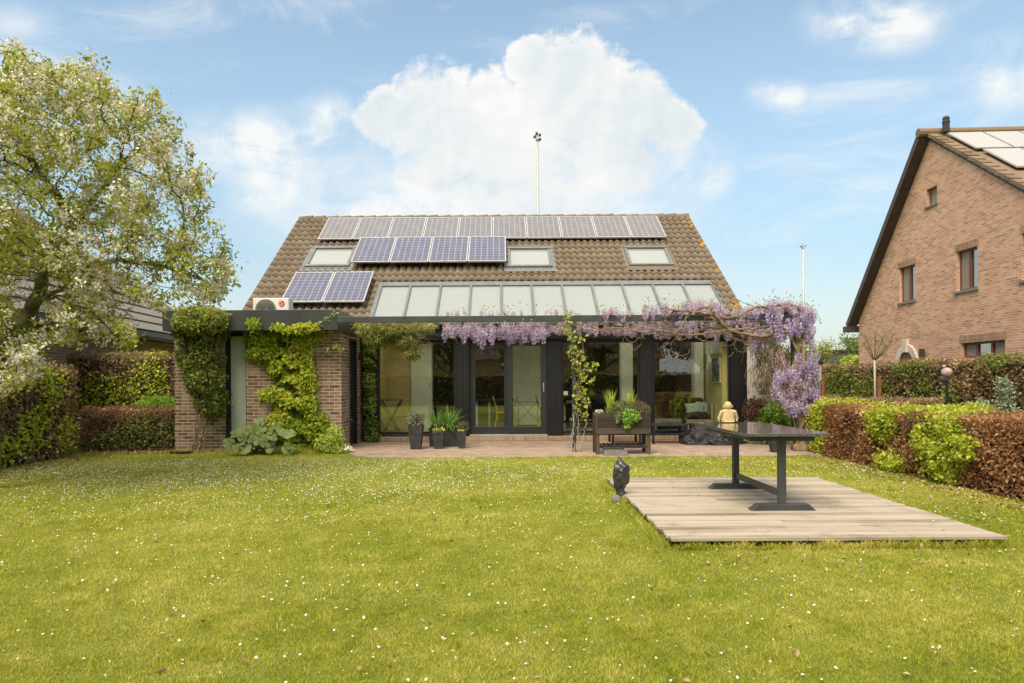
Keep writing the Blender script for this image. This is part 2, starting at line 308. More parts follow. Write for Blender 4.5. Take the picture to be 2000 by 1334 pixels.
# leaves
M['l_beech'] = mat_leaf('dry beech leaf', [(0, (.15, .068, .03)), (.4, (.33, .155, .07)), (.75, (.49, .26, .125)), (1, (.66, .44, .25))], .3)
M['l_beechd'] = mat_leaf('dull dry leaf', [(0, (.15, .10, .055)), (.4, (.28, .195, .105)), (.7, (.40, .27, .14)), (1, (.60, .44, .26))], .3)
M['l_fresh'] = mat_leaf('fresh beech leaf', [(0, (.26, .33, .03)), (.5, (.46, .51, .05)), (1, (.66, .66, .13))], .45)
M['l_moss'] = mat_leaf('olive leaf', [(0, (.10, .13, .03)), (.5, (.20, .23, .05)), (1, (.36, .36, .08))], .4)
M['l_apple'] = mat_leaf('apple leaf', [(0, (.15, .18, .03)), (.5, (.32, .35, .045)), (.85, (.52, .52, .09)), (1, (.58, .46, .13))], .45)
M['blossom'] = mat_leaf('apple blossom', [(0, (.62, .50, .48)), (.5, (.74, .69, .65)), (1, (.84, .83, .79))], .3)
M['l_creeper'] = mat_leaf('yellow green creeper', [(0, (.20, .28, .02)), (.5, (.38, .46, .045)), (.85, (.60, .61, .08)), (1, (.72, .62, .13))], .45)
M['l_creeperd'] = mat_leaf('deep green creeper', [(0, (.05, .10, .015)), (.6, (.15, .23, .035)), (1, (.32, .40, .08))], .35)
M['l_rose'] = mat_leaf('climbing rose leaf', [(0, (.10, .14, .02)), (.5, (.22, .27, .05)), (.85, (.42, .44, .13)), (1, (.58, .46, .15))], .35)
M['l_big'] = mat_leaf('large soft leaf', [(0, (.13, .19, .05)), (.5, (.22, .29, .09)), (1, (.36, .40, .16))], .35)
M['l_fern'] = mat_leaf('narrow olive leaf', [(0, (.15, .17, .04)), (.5, (.28, .30, .08)), (1, (.42, .42, .15))], .4)
M['l_strap'] = mat_leaf('strap leaf', [(0, (.10, .22, .04)), (.5, (.20, .36, .07)), (1, (.38, .52, .16))], .4)
M['l_lime'] = mat_leaf('lime leaf', [(0, (.34, .44, .05)), (1, (.62, .66, .16))], .4)
M['l_grey'] = mat_leaf('grey green leaf', [(0, (.16, .20, .12)), (.6, (.28, .33, .22)), (1, (.45, .48, .36))], .3)
M['l_heath'] = mat_leaf('mauve brown sprig', [(0, (.13, .08, .07)), (.6, (.24, .17, .13)), (1, (.30, .28, .14))], .3)
M['l_herb'] = mat_leaf('herb leaf', [(0, (.10, .13, .05)), (.5, (.21, .24, .09)), (1, (.34, .34, .17))], .35)
M['l_bush'] = mat_leaf('bush leaf', [(0, (.12, .24, .02)), (.5, (.25, .42, .05)), (1, (.42, .58, .12))], .4)
M['l_purple'] = mat_leaf('burgundy leaf', [(0, (.07, .025, .02)), (.6, (.17, .06, .045)), (1, (.25, .15, .06))], .3)
M['petal_w'] = mat_leaf('white petal', [(0, (.60, .56, .44)), (1, (.84, .82, .74))], .2)
M['petal_y'] = mat_leaf('yellow pansy', [(0, (.62, .55, .10)), (1, (.80, .76, .40))], .25)
M['petal_p'] = mat_leaf('pink clematis', [(0, (.55, .22, .26)), (1, (.78, .48, .50))], .3)
M['wist'] = mat_leaf('wisteria petal', [(0, (.32, .23, .50)), (.4, (.50, .40, .68)), (.75, (.66, .56, .79)), (1, (.82, .74, .84))], .35)
M['wist_p'] = mat_leaf('pale wisteria petal', [(0, (.46, .34, .54)), (.5, (.60, .45, .62)), (1, (.76, .64, .72))], .35)
M['l_far'] = mat_leaf('far tree leaf', [(0, (.09, .13, .03)), (.6, (.17, .22, .05)), (1, (.28, .32, .10))], .35)
M['l_fary'] = mat_leaf('spring yellow leaf', [(0, (.26, .30, .04)), (.6, (.40, .44, .07)), (1, (.50, .52, .15))], .4)
# grass
def mat_grass(name, dry):
    m, T = newmat(name); o = T.n('ShaderNodeTexCoord').outputs['Object']; a = T.n('ShaderNodeAttribute'); a.attribute_name = 'rnd'
    n = T.noise(o, .55, 5, .65); n2 = T.noise(o, 4.5, 5, .7)
    f = T.m('ADD', T.m('MULTIPLY', a.outputs['Fac'], .25), T.m('SUBTRACT', T.m('ADD', T.m('MULTIPLY', n, .70), T.m('MULTIPLY', n2, .55)), .12))
    c = T.ramp(f, [(.28, (.10, .15, .012)), (.46, (.24, .29, .022)), (.63, (.41, .415, .045)), (.82, (.66, .57, .17))])
    p = T.n('ShaderNodeBsdfPrincipled'); T.l(c, p.inputs['Base Color']); p.inputs['Roughness'].default_value = .6; p.inputs['Specular IOR Level'].default_value = .2
    t = T.n('ShaderNodeBsdfTranslucent'); T.l(c, t.inputs[0])
    s = T.n('ShaderNodeMixShader'); s.inputs[0].default_value = .35; T.l(p.outputs[0], s.inputs[1]); T.l(t.outputs[0], s.inputs[2]); finish(T, s.outputs[0]); return m
M['grass'] = mat_grass('grass blade', False)
m, T = newmat('lawn ground'); o = T.n('ShaderNodeTexCoord').outputs['Object']
n = T.noise(o, .55, 5, .65); n2 = T.noise(o, 45, 6, .75); n3 = T.noise(o, 3.5, 4, .6)
c = T.ramp(T.m('ADD', T.m('MULTIPLY', n, .35), T.m('ADD', T.m('MULTIPLY', n2, .5), T.m('MULTIPLY', n3, .25))), [(.35, (.08, .10, .02)), (.52, (.19, .22, .03)), (.68, (.30, .31, .06)), (.8, (.40, .35, .12))])
finish(T, princ(T, c, .95, 0, .1, n2, 1.0, .03)); M['lawn'] = m
# ------------------------------------------------------------------ mesh helpers
WL = {}                                   # world location of every object (things are only translated while building)
def wloc(o): return WL.get(o.name, Vector((0, 0, 0)))
def link(o, parent=None, loc=None):
    COL.objects.link(o)
    pl = wloc(parent) if parent else Vector((0, 0, 0))
    loc = Vector(loc) if loc is not None else pl
    if parent: o.parent = parent
    o.location = loc - pl; WL[o.name] = loc
    return o
def tag(o, label=None, cat=None, group=None, kind=None):
    if label: o['label'] = label
    if cat: o['category'] = cat
    if group: o['group'] = group
    if kind: o['kind'] = kind
    return o
def thing(name, loc, label, cat, group=None):
    o = bpy.data.objects.new(name, None); o.empty_display_size = .2
    link(o, None, loc); return tag(o, label, cat, group)
def set_uv(me, V, F=None):
    """metre-sized UVs from the dominant axis of each face"""
    n = len(me.polygons)
    if n == 0: return
    no = np.empty(n*3, np.float32); me.polygons.foreach_get('normal', no); no = np.abs(no.reshape(-1, 3))
    lt = np.empty(n, np.int32); me.polygons.foreach_get('loop_total', lt)
    vi = np.empty(len(me.loops), np.int32); me.loops.foreach_get('vertex_index', vi)
    ax = np.repeat(np.argmax(no, 1), lt); P = V[vi]
    uv = np.where((ax == 0)[:, None], P[:, [1, 2]], np.where((ax == 1)[:, None], P[:, [0, 2]], P[:, [0, 1]]))
    l = me.uv_layers.new(name='UVMap'); l.data.foreach_set('uv', uv.astype(np.float32).ravel())
def npmesh(name, V, F, mat, parent=None, rnd=None, smooth=False, uv=False, loc=None, kind=None):
    """V (n,3) world coords, F list of int arrays (m,k)"""
    V = np.asarray(V, np.float32); F = [np.asarray(f, np.int32) for f in (F if isinstance(F, list) else [F]) if len(f)]
    me = bpy.data.meshes.new(name)
    L = Vector(loc) if loc is not None else (wloc(parent) if parent else Vector((0, 0, 0)))
    me.vertices.add(len(V)); me.vertices.foreach_set('co', (V-np.array(L, np.float32)).ravel())
    nl = sum(f.size for f in F); nf = sum(len(f) for f in F)
    me.loops.add(nl); me.polygons.add(nf)
    me.loops.foreach_set('vertex_index', np.concatenate([f.ravel() for f in F]))
    st = []; p = 0
    for f in F: st.append(p+np.arange(len(f))*f.shape[1]); p += f.size
    me.polygons.foreach_set('loop_start', np.concatenate(st).astype(np.int32))
    me.update(calc_edges=True)
    if smooth: me.polygons.foreach_set('use_smooth', np.ones(nf, bool))
    if uv: set_uv(me, V)
    if rnd is not None:
        a = me.attributes.new('rnd', 'FLOAT', 'FACE'); a.data.foreach_set('value', np.asarray(rnd, np.float32))
    me.materials.append(mat)
    o = bpy.data.objects.new(name, me); link(o, parent, L)
    if kind: o['kind'] = kind
    return o
class MB:
    def __init__(s): s.V = []; s.F = []; s.r = []; s.cur = None
    def add(s, vs, fs, r=None):
        b = len(s.V); s.V += [tuple(v) for v in vs]; s.F += [tuple(b+i for i in f) for f in fs]
        s.r += [random.random() if r is None else r]*len(fs); return s
    def box(s, x0, x1, y0, y1, z0, z1):
        r = random.random()
        return s.add([(x0,y0,z0),(x1,y0,z0),(x1,y1,z0),(x0,y1,z0),(x0,y0,z1),(x1,y0,z1),(x1,y1,z1),(x0,y1,z1)],
                     [(0,3,2,1),(4,5,6,7),(0,1,5,4),(1,2,6,5),(2,3,7,6),(3,0,4,7)], r)
    def obox(s, o, a, b, c):
        """box from corner o along vectors a, b, c (right-handed)"""
        o, a, b, c = map(Vector, (o, a, b, c)); r = random.random()
        if a.cross(b).dot(c) < 0: a, b = b, a
        return s.add([o, o+a, o+a+b, o+b, o+c, o+a+c, o+a+b+c, o+b+c], [(0,3,2,1),(4,5,6,7),(0,1,5,4),(1,2,6,5),(2,3,7,6),(3,0,4,7)], r)
    def bar(s, p, q, w, h, up=(0, 0, 1)):
        p, q = Vector(p), Vector(q); d = (q-p); up = Vector(up)
        sd = d.cross(up); sd = sd.normalized() if sd.length > 1e-6 else Vector((1, 0, 0)); u = sd.cross(d).normalized()
        return s.obox(p-sd*w/2-u*h/2, d, sd*w, u*h)
    def taper(s, cx, cy, z0, z1, a0, b0, a1, b1, inner=None):
        """frustum with half sizes a (x), b (y)"""
        return s.add([(cx-a0,cy-b0,z0),(cx+a0,cy-b0,z0),(cx+a0,cy+b0,z0),(cx-a0,cy+b0,z0),(cx-a1,cy-b1,z1),(cx+a1,cy-b1,z1),(cx+a1,cy+b1,z1),(cx-a1,cy+b1,z1)],
                     [(0,3,2,1),(4,5,6,7),(0,1,5,4),(1,2,6,5),(2,3,7,6),(3,0,4,7)])
    def prism(s, poly, ax, a, b):
        """extrude 2D polygon; ax 'x': poly is (y,z), 'y': (x,z), 'z': (x,y)"""
        f = {'x': lambda p, t: (t, p[0], p[1]), 'y': lambda p, t: (p[0], t, p[1]), 'z': lambda p, t: (p[0], p[1], t)}[ax]
        n = len(poly); vs = [f(p, a) for p in poly]+[f(p, b) for p in poly]
        fs = [tuple(range(n)), tuple(range(2*n-1, n-1, -1))]+[(i, i+n, (i+1) % n+n, (i+1) % n) for i in range(n)]
        return s.add(vs, fs, random.random())
    def tube(s, pts, rad, n=8, cap=True):
        pts = [Vector(p) for p in pts]; rad = rad if isinstance(rad, (list, tuple)) else [rad]*len(pts)
        d = (pts[1]-pts[0]).normalized(); up = Vector((0, 0, 1)) if abs(d.z) < .9 else Vector((1, 0, 0)); u = d.cross(up).normalized()
        vs = []
        for i, p in enumerate(pts):
            dd = (pts[min(i+1, len(pts)-1)]-pts[max(i-1, 0)]).normalized(); u = (u-dd*u.dot(dd)).normalized(); w = dd.cross(u)
            for k in range(n):
                t = 2*math.pi*k/n; vs.append(p+(u*math.cos(t)+w*math.sin(t))*rad[i])
        fs = [(i*n+k, i*n+(k+1) % n, (i+1)*n+(k+1) % n, (i+1)*n+k) for i in range(len(pts)-1) for k in range(n)]
        if cap: fs += [tuple(range(n-1, -1, -1)), tuple((len(pts)-1)*n+k for k in range(n))]
        return s.add(vs, fs, random.random())
    def ball(s, c, r, n=12, m=8, sc=(1, 1, 1)):
        vs = []; fs = []
        for i in range(m+1):
            th = math.pi*i/m
            for k in range(n):
                ph = 2*math.pi*k/n; vs.append((c[0]+r*sc[0]*math.sin(th)*math.cos(ph), c[1]+r*sc[1]*math.sin(th)*math.sin(ph), c[2]+r*sc[2]*math.cos(th)))
        for i in range(m):
            for k in range(n): fs.append((i*n+k, (i+1)*n+k, (i+1)*n+(k+1) % n, i*n+(k+1) % n))
        return s.add(vs, fs, random.random())
    def build(s, name, mat, parent=None, bevel=0.0, smooth=False, loc=None, kind=None):
        me = bpy.data.meshes.new(name); L = Vector(loc) if loc is not None else (wloc(parent) if parent else Vector((0, 0, 0)))
        V = np.array([tuple(v) for v in s.V], np.float32)
        me.from_pydata([tuple(Vector(v)-L) for v in s.V], [], s.F); me.update()
        set_uv(me, V)
        a = me.attributes.new('rnd', 'FLOAT', 'FACE'); a.data.foreach_set('value', np.array(s.r, np.float32))
        if smooth: me.polygons.foreach_set('use_smooth', np.ones(len(me.polygons), bool))
        me.materials.append(mat); o = bpy.data.objects.new(name, me); link(o, parent, L)
        if bevel:
            b = o.modifiers.new('bevel', 'BEVEL'); b.width = bevel; b.segments = 2; b.limit_method = 'ANGLE'
        if kind: o['kind'] = kind
        return o
def box(name, mat, parent, x0, x1, y0, y1, z0, z1, bevel=0.0, **k): return MB().box(x0, x1, y0, y1, z0, z1).build(name, mat, parent, bevel, **k)
def copy_tree(o, parent=None, loc=None):
    c = o.copy(); COL.objects.link(c); c.parent = parent
    WL[c.name] = wloc(o)
    if loc is not None: c.location = loc; WL[c.name] = Vector(loc)
    for ch in list(o.children): copy_tree(ch, c)
    return c
def unit(a): return a/np.maximum(np.linalg.norm(a, axis=-1, keepdims=True), 1e-9)
def leafgeo(P, L, bias=(0, 0, 1), b=.8, ratio=.55, fold=.18, droop=None, jit=.35):
    """leaf blades at P: returns V, F, face random. every leaf a folded kite of two triangles"""
    n = len(P); P = np.asarray(P, float); L = L*(1+rng.uniform(-jit, jit, n)); bias = np.asarray(bias, float)
    N = unit(rng.normal(size=(n, 3))+bias*b*1.6); D = rng.normal(size=(n, 3))
    if droop is not None: D = D+np.asarray(droop)
    D = unit(D-N*np.sum(D*N, 1, keepdims=True)); Sd = np.cross(N, D); L = L[:, None]; Wd = L*ratio/2
    mid = P+D*L*.42
    V = np.stack([P, mid+Sd*Wd+N*L*fold, P+D*L, mid-Sd*Wd+N*L*fold], 1).reshape(-1, 3)
    i = np.arange(n)*4; Fc = np.stack([np.stack([i, i+1, i+2], 1), np.stack([i, i+2, i+3], 1)], 1).reshape(-1, 3)
    return V, Fc, np.repeat(rng.random(n), 2)
def leaves(name, mat, parent, P, L, rnd=None, kind=None, **k):
    V, Fc, r = leafgeo(P, L, **k)
    if rnd is not None: r = np.clip(np.repeat(rnd, 2)+rng.uniform(-.15, .15, len(r)), 0, 1)
    return npmesh(name, V, Fc, mat, parent, rnd=r, kind=kind)
def stickgeo(P, Q, r0, r1):
    """thin three-sided twigs"""
    P = np.asarray(P, float); Q = np.asarray(Q, float); n = len(P); D = unit(Q-P); U = unit(np.cross(D, rng.normal(size=(n, 3)))); Wv = np.cross(D, U)
    r0 = np.broadcast_to(np.asarray(r0, float), (n,))[:, None]; r1 = np.broadcast_to(np.asarray(r1, float), (n,))[:, None]
    vs = []
    for c, r in ((P, r0), (Q, r1)):
        for t in (0, 2.094, 4.189): vs.append(c+(U*math.cos(t)+Wv*math.sin(t))*r)
    V = np.stack(vs, 1).reshape(-1, 3); i = np.arange(n)*6
    Fc = np.concatenate([np.stack([i+a, i+(a+1) % 3, i+3+(a+1) % 3, i+3+a], 1) for a in range(3)])
    return V, Fc
def sticks(name, mat, parent, P, Q, r0, r1, kind=None):
    V, Fc = stickgeo(P, Q, r0, r1); return npmesh(name, V, Fc, mat, parent, smooth=True, kind=kind)
def vnoise(P, s, seed=0):
    """cheap smooth noise 0..1 from sines"""
    r = np.random.default_rng(seed+11); P = np.asarray(P, float)*s; o = np.zeros(len(P))
    for k in range(7):
        d = r.normal(size=3); d /= np.linalg.norm(d); o += np.sin(P@d*(1+.35*k)*2.2+r.uniform(0, 6.28))/(1+.25*k)
    return np.clip(.5+o/5.2, 0, 1)
def wall_holes(name, mat, parent, outer, holes, mp, depth=.15, dn=None, reveal=True):
    """flat wall polygon with rectangular holes and their reveals. mp(a,b,d) gives the world point, d = depth behind the face"""
    polys = [[Vector((a, b, 0)) for a, b in outer]]+[[Vector((a, b, 0)) for a, b in h] for h in holes]
    flat = [p for q in polys for p in q]; tris = geometry.tessellate_polygon(polys)
    mb = MB(); mb.add([mp(p.x, p.y, 0) for p in flat], [tuple(t) for t in tris])
    if reveal:
        for h in holes:
            n = len(h); mb.add([mp(a, b, 0) for a, b in h]+[mp(a, b, depth) for a, b in h], [(i, (i+1) % n, (i+1) % n+n, i+n) for i in range(n)])
    return mb.build(name, mat, parent)
def tilefield(name, mat, parent, x0, x1, s0, s1, rp, wave=.2, course=.34, amp=.026, hole=None, skip=None, ns=8, lip=.03, loc=None, flat=False):
    """roof tiles as real relief; rp(x, s, h) -> world"""
    nx = int(round((x1-x0)/wave*ns)); xs = np.linspace(x0, x1, nx+1); nc = max(1, int(round((s1-s0)/course))); cs = (s1-s0)/nc
    ph = (xs-x0)/wave*2*math.pi
    wv = np.zeros_like(ph) if flat else amp*(np.sin(ph)+.35*np.sin(2*ph+.6))
    V = []; Fc = []; rr = []; base = 0
    tilei = np.floor((xs[:-1]-x0)/(wave*(1.5 if flat else 1))).astype(int)
    for k in range(nc):
        a = s0+k*cs; tr = rng.random(tilei.max()+2); tj = rng.normal(0, .004, tilei.max()+2)
        tx = np.append(tilei, tilei[-1])
        rows = [(a-.02+tj[tx], wv-.005), (a-.02+tj[tx], wv+lip), (a+cs*1.02+0*xs, wv)]
        for s_, h_ in rows: V.append(np.stack([xs, s_, h_], 1))
        i = np.arange(nx)
        for q in (0, 1):
            f = np.stack([base+q*(nx+1)+i, base+q*(nx+1)+i+1, base+(q+1)*(nx+1)+i+1, base+(q+1)*(nx+1)+i], 1)
            keep = np.ones(nx, bool)
            if hole:
                for hx0, hx1, hs0, hs1 in hole:
                    keep &= ~((xs[:-1] > hx0) & (xs[1:] < hx1) & (a+cs*.5 > hs0) & (a+cs*.5 < hs1))
            Fc.append(f[keep]); rr.append(tr[tilei][keep])
        base += 3*(nx+1)
    V = np.concatenate(V); Wp = rp(V[:, 0], V[:, 1], V[:, 2])
    return npmesh(name, Wp, [np.concatenate(Fc)], mat, parent, rnd=np.concatenate(rr))
def curve(pts, n=12):
    """Catmull-Rom through points"""
    P = [Vector(p) for p in pts]; P = [P[0]*2-P[1]]+P+[P[-1]*2-P[-2]]; out = []
    for i in range(1, len(P)-2):
        for k in range(n):
            t = k/n; a, b, c, d = P[i-1], P[i], P[i+1], P[i+2]
            out.append(.5*((2*b)+(c-a)*t+(2*a-5*b+4*c-d)*t*t+(3*b-a-3*c+d)*t**3))
    out.append(P[-2]); return out
def ell_points(ells, n, Y, dep=.15, edge=1.0):
    """random points inside pixel ellipses (px,py,rx,ry[,weight]) standing at distance Y, bulging toward the viewer"""
    w = np.array([e[2]*e[3]*(e[4] if len(e) > 4 else 1) for e in ells], float); w /= w.sum()
    idx = rng.choice(len(ells), n, p=w); E = np.array([e[:4] for e in ells], float)[idx]
    t = rng.uniform(0, 2*math.pi, n); r = np.sqrt(rng.random(n))*edge
    px = E[:, 0]+E[:, 2]*r*np.cos(t); py = E[:, 1]+E[:, 3]*r*np.sin(t)
    d = dep*np.sqrt(np.maximum(0, 1-(r/edge)**2))*rng.random(n)**.5
    Yv = Y if np.isscalar(Y) else Y
    yy = Yv-d
    return np.stack([(px-CX)*Yv/F, yy, HC-((py-CY)+ROLL*(px-CX))*Yv/F], 1)
# ================================================================== SETTING
g = MB(); g.add([(-300,-200,0),(300,-200,0),(300,600,0),(-300,600,0)], [(0,1,2,3)]); tag(g.build('ground', M['lawn']), kind='structure')
PAT_Y0, PAT_Y1 = 12.2, 15.25
pp = [(-3.2, 13.45), (-2.75, 12.55), (-2.35, 12.25), (-1.6, 12.12), (5.1, 12.12), (6.1, 12.3), (6.1, 15.6), (-3.2, 15.6)]
pm = MB().prism(pp, 'z', .0, .02); pm.F = pm.F
tag(pm.build('patio', M['paver']), kind='structure')
# ================================================================== MAIN HOUSE
FY = 15.5; FZ = .16
hx0, hx1 = -5.88, 5.37
TH = math.atan(.716); ES = Vector((0, math.cos(TH), math.sin(TH))); EN = Vector((0, -math.sin(TH), math.cos(TH))); RO = Vector((0, 15.1, 2.75))
RS = 4.69/math.cos(TH)
def rp(x, s, h): return np.stack([x, RO.y+s*ES.y+h*EN.y, RO.z+s*ES.z+h*EN.z], -1)
def rpv(x, s, h): return Vector((x, 0, 0))+Vector((0, RO.y, RO.z))+ES*s+EN*h
def roofpt(px, py, h=0.0):
    d = Vector(((px-CX)/F, 1, -((py-CY)+ROLL*(px-CX))/F)); C = Vector((0, 0, HC)); k = ((RO+EN*h)-C).dot(EN)/d.dot(EN); p = C+d*k
    return p.x, (p-RO).dot(ES)
house = thing('brick_house', (0, 17, 0), 'low house with brown tiled roof, row of solar panels and glass front', 'house')
gx0, gx1 = -2.93, 5.03; GS = 1.393/math.cos(TH)
sky_px = [((597,519),(685,518),(614,482),(696,482)), ((994,520),(1081,519),(992,483),(1076,483)), ((1232,517),(1319,516),(1219,482),(1301,481))]
skl = []
for bl, br, tl, tr in sky_px:
    a = roofpt(*bl, .08); b = roofpt(*br, .08); c = roofpt(*tl, .08); d = roofpt(*tr, .08)
    skl.append(((a[0]+c[0])/2, (b[0]+d[0])/2, (a[1]+b[1])/2, (c[1]+d[1])/2))
roof = tilefield('roof', M['tile'], house, hx0, hx1, 0, RS, rp, wave=.175, course=.30, amp=.027, lip=.042, hole=[(gx0, gx1, -1, GS)]+[(a+.04, b-.04, c+.05, d-.05) for a, b, c, d in skl])
# ridge tiles
mb = MB(); n = int((hx1-hx0)/.36)
for i in range(n):
    xa = hx0+(hx1-hx0)*i/n; xb = hx0+(hx1-hx0)*(i+1)/n+.03; pz = RO+ES*RS; j = random.uniform(-.006, .006)
    mb.tube([(xa, pz.y+.02, pz.z-.045+j), (xb, pz.y+.02, pz.z-.03+j)], [.105, .125], 10)
mb.build('ridge_tiles', M['tile'], roof)
# back slope, verges, body
mb = MB(); pk = RO+ES*RS; mb.obox((hx0, pk.y, pk.z), (hx1-hx0, 0, 0), (0, 4.7, -3.35), (0, -.04, -.06)); mb.build('back_slope', M['tile'], roof)
mb = MB()
for xx in (hx0-.02, hx1-.0): MB().obox(rpv(xx, -.05, -.14), (.035, 0, 0), ES*(RS+.02), EN*.16).build('verge_board', M['tile'], roof)
mb = MB(); mb.obox(rpv(hx0+.02, 0, -.10), (gx0-hx0-.06, 0, 0), ES*RS, EN*.05); mb.obox(rpv(gx0-.04, GS, -.10), (gx1-gx0+.08, 0, 0), ES*(RS-GS), EN*.05); mb.obox(rpv(gx1+.04, 0, -.10), (hx1-gx1-.06, 0, 0), ES*RS, EN*.05)
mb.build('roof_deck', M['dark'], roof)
mb = MB(); mb.prism([(15.7, 0), (24.2, 0), (24.2, 2.8), (pk.y, pk.z-.2), (15.7, 3.0)], 'x', hx0+.1, hx0+.4); mb.prism([(15.7, 0), (24.2, 0), (24.2, 2.8), (pk.y, pk.z-.2), (15.7, 3.0)], 'x', hx1-.34, hx1-.05)
mb.box(hx0+.4, -3.3, 15.75, 15.99, 0, 3.0); mb.box(hx0+.4, hx1-.34, 24, 24.3, 0, 2.7)
mb.build('wall', M['brick'], house)
# lean-to glass roof
ng = 11; gw = (gx1-gx0)/ng
for i in range(ng):
    a = gx0+gw*i+.03; b = gx0+gw*(i+1)-.03
    p = MB().obox(rpv(a, -.05, -.035), (b-a, 0, 0), ES*(GS+.06), EN*.02).build('roof_pane', M['roofglass'], house)
for i in range(ng+1):
    a = gx0+gw*i; w = .055 if 0 < i < ng else .10
    MB().obox(rpv(a-w/2, -.08, -.05), (w, 0, 0), ES*(GS+.1), EN*.075).build('glazing_bar', M['bar'], house, .006)
MB().obox(rpv(gx0, GS-.16, -.0), (gx1-gx0, 0, 0), ES*.2, EN*.02).build('flashing', M['bar'], house, .004)
MB().obox(rpv(gx0, -.1, -.06), (gx1-gx0, 0, 0), ES*.1, EN*.09).build('gutter', M['steel'], house, .004)
# roof windows
for q, (a, b, c, d) in enumerate(skl):
    f = MB(); h0, h1 = -.02, .085; w = .075
    f.obox(rpv(a, c, h0), (b-a, 0, 0), ES*w, EN*(h1-h0)); f.obox(rpv(a, d-w, h0), (b-a, 0, 0), ES*w, EN*(h1-h0+.012))
    f.obox(rpv(a, c+w+.002, h0), (w, 0, 0), ES*(d-c-2*w-.004), EN*(h1-h0-.004)); f.obox(rpv(b-w, c+w+.002, h0), (w, 0, 0), ES*(d-c-2*w-.004), EN*(h1-h0-.004))
    fr = f.build('roof_window', M['alu'], house, .006)
    MB().obox(rpv(a+w-.005, c+w-.005, .03), (b-a-2*w+.01, 0, 0), ES*(d-c-2*w+.01), EN*.012).build('pane', M['skyglass'], fr)
    fl = MB().obox(rpv(a-.1, c-.22, .036), (b-a+.2, 0, 0), ES*.23, EN*.008); fl.obox(rpv(a-.09, c, .04), (.085, 0, 0), ES*(d-c), EN*.01); fl.obox(rpv(b+.005, c, .04), (.085, 0, 0), ES*(d-c), EN*.01); fl.obox(rpv(a-.1, d, .04), (b-a+.2, 0, 0), ES*.1, EN*.02)
    fl.build('flashing', M['tile'] if q == 2 else M['bar'], fr)
# solar panels
def panel(x, s, h, w, l, mat):
    """cells with 0..1 UVs over the panel and a frame around them"""
    V = [rpv(x+.02, s+.02, h+.034), rpv(x+w-.02, s+.02, h+.034), rpv(x+w-.02, s+l-.02, h+.034), rpv(x+.02, s+l-.02, h+.034)]
    o = npmesh('solar_panel', np.array([tuple(v) for v in V]), [np.array([[0, 1, 2, 3]])], mat, house)
    uvl = o.data.uv_layers.new(name='UVMap')
    for i, c in enumerate([(0,0),(1,0),(1,1),(0,1)]): uvl.data[i].uv = c
    f = MB(); t = .028
    f.obox(rpv(x, s, h), (w, 0, 0), ES*t, EN*.04); f.obox(rpv(x, s+l-t, h), (w, 0, 0), ES*t, EN*.04); f.obox(rpv(x, s+t, h), (t, 0, 0), ES*(l-2*t), EN*.04); f.obox(rpv(x+w-t, s+t, h), (t, 0, 0), ES*(l-2*t), EN*.04)
    f.build('frame', M['silver'], o, .003)
    b = MB(); b.obox(rpv(x+.03, s+.03, h), (w-.06, 0, 0), ES*(l-.06), EN*.02)
    for rx in (.25, .75): b.obox(rpv(x+w*rx, s+.06, -.01), (.04, 0, 0), ES*(l-.12), EN*(h+.005))
    b.build('backing', M['black'], o)
    return o
def row(p0, p1, q0, n, h, mat):
    a = roofpt(*p0, h); b = roofpt(*p1, h); c = roofpt(*q0, h); w = (b[0]-a[0])/n
    for i in range(n): panel(a[0]+w*i+.008, a[1], h, w-.016, c[1]-a[1], mat)
row((622,469), (1306,469), (640,428), 10, .10, M['solar2'])
row((686,514), (990.5,514), (704,466), 4, .20, M['solar'])
row((548,592), (712.5,592), (572,534), 2, .16, M['solar'])
# facade: elements in metres from the photograph's columns
def fx(px): return X_(px, FY)
top = Z_(990, 668, FY); bot = Z_(990, 847, FY)
c_ = []
MB().box(fx(728), fx(1460), FY-.06, FY+.25, top+.02, 2.78).build('lintel', M['black'], house, .004)
b = MB()
for a, c in ((738, 1098), (1100, 1246), (1276, 1424)): b.tube([(fx(a), FY-.13, top+.13), (fx(c), FY-.13, top+.13)], .085, 14)
b.build('shade_box', M['anth'], house, smooth=False)
for a, c in ((726, 739), (889, 917), (1069, 1097), (1248, 1275), (1425, 1460)):
    m_ = MB().box(fx(a), fx(c), FY-.10, FY+.12, .02, top+.018); 
    if c-a > 20:
        for q in (.14, .5, .86): m_.box(fx(a)+(fx(c)-fx(a))*q-.012, fx(a)+(fx(c)-fx(a))*q+.012, FY-.115, FY-.10, .03, top)
    m_.build('column', M['black'], house, .004)
s_ = MB(); s_.box(fx(738), fx(1424), FY-.14, FY+.2, .02, .125); s_.build('threshold', M['soldier_h'], house, .012)
MB().box(fx(738), fx(1424), FY-.05, FY+.3, .0, FZ-.012).build('floor_edge', M['dark'], house)
def window(a, c, muls=()):
    f = MB(); x0, x1 = fx(a), fx(c); t = .035
    f.box(x0, x1, FY-.03, FY+.05, bot, bot+.06); f.box(x0, x1, FY-.03, FY+.05, top-.03, top+.018); f.box(x0, x0+t, FY-.03, FY+.05, bot+.06, top-.03); f.box(x1-t, x1, FY-.03, FY+.05, bot+.06, top-.03)
    w = f.build('window', M['black'], house, .003)
    box('pane', M['glass'], w, x0+t-.005, x1-t+.005, FY+.0, FY+.006, bot+.055, top-.028)
    return w
window(739, 889); window(1097, 1248); window(1275, 1425)
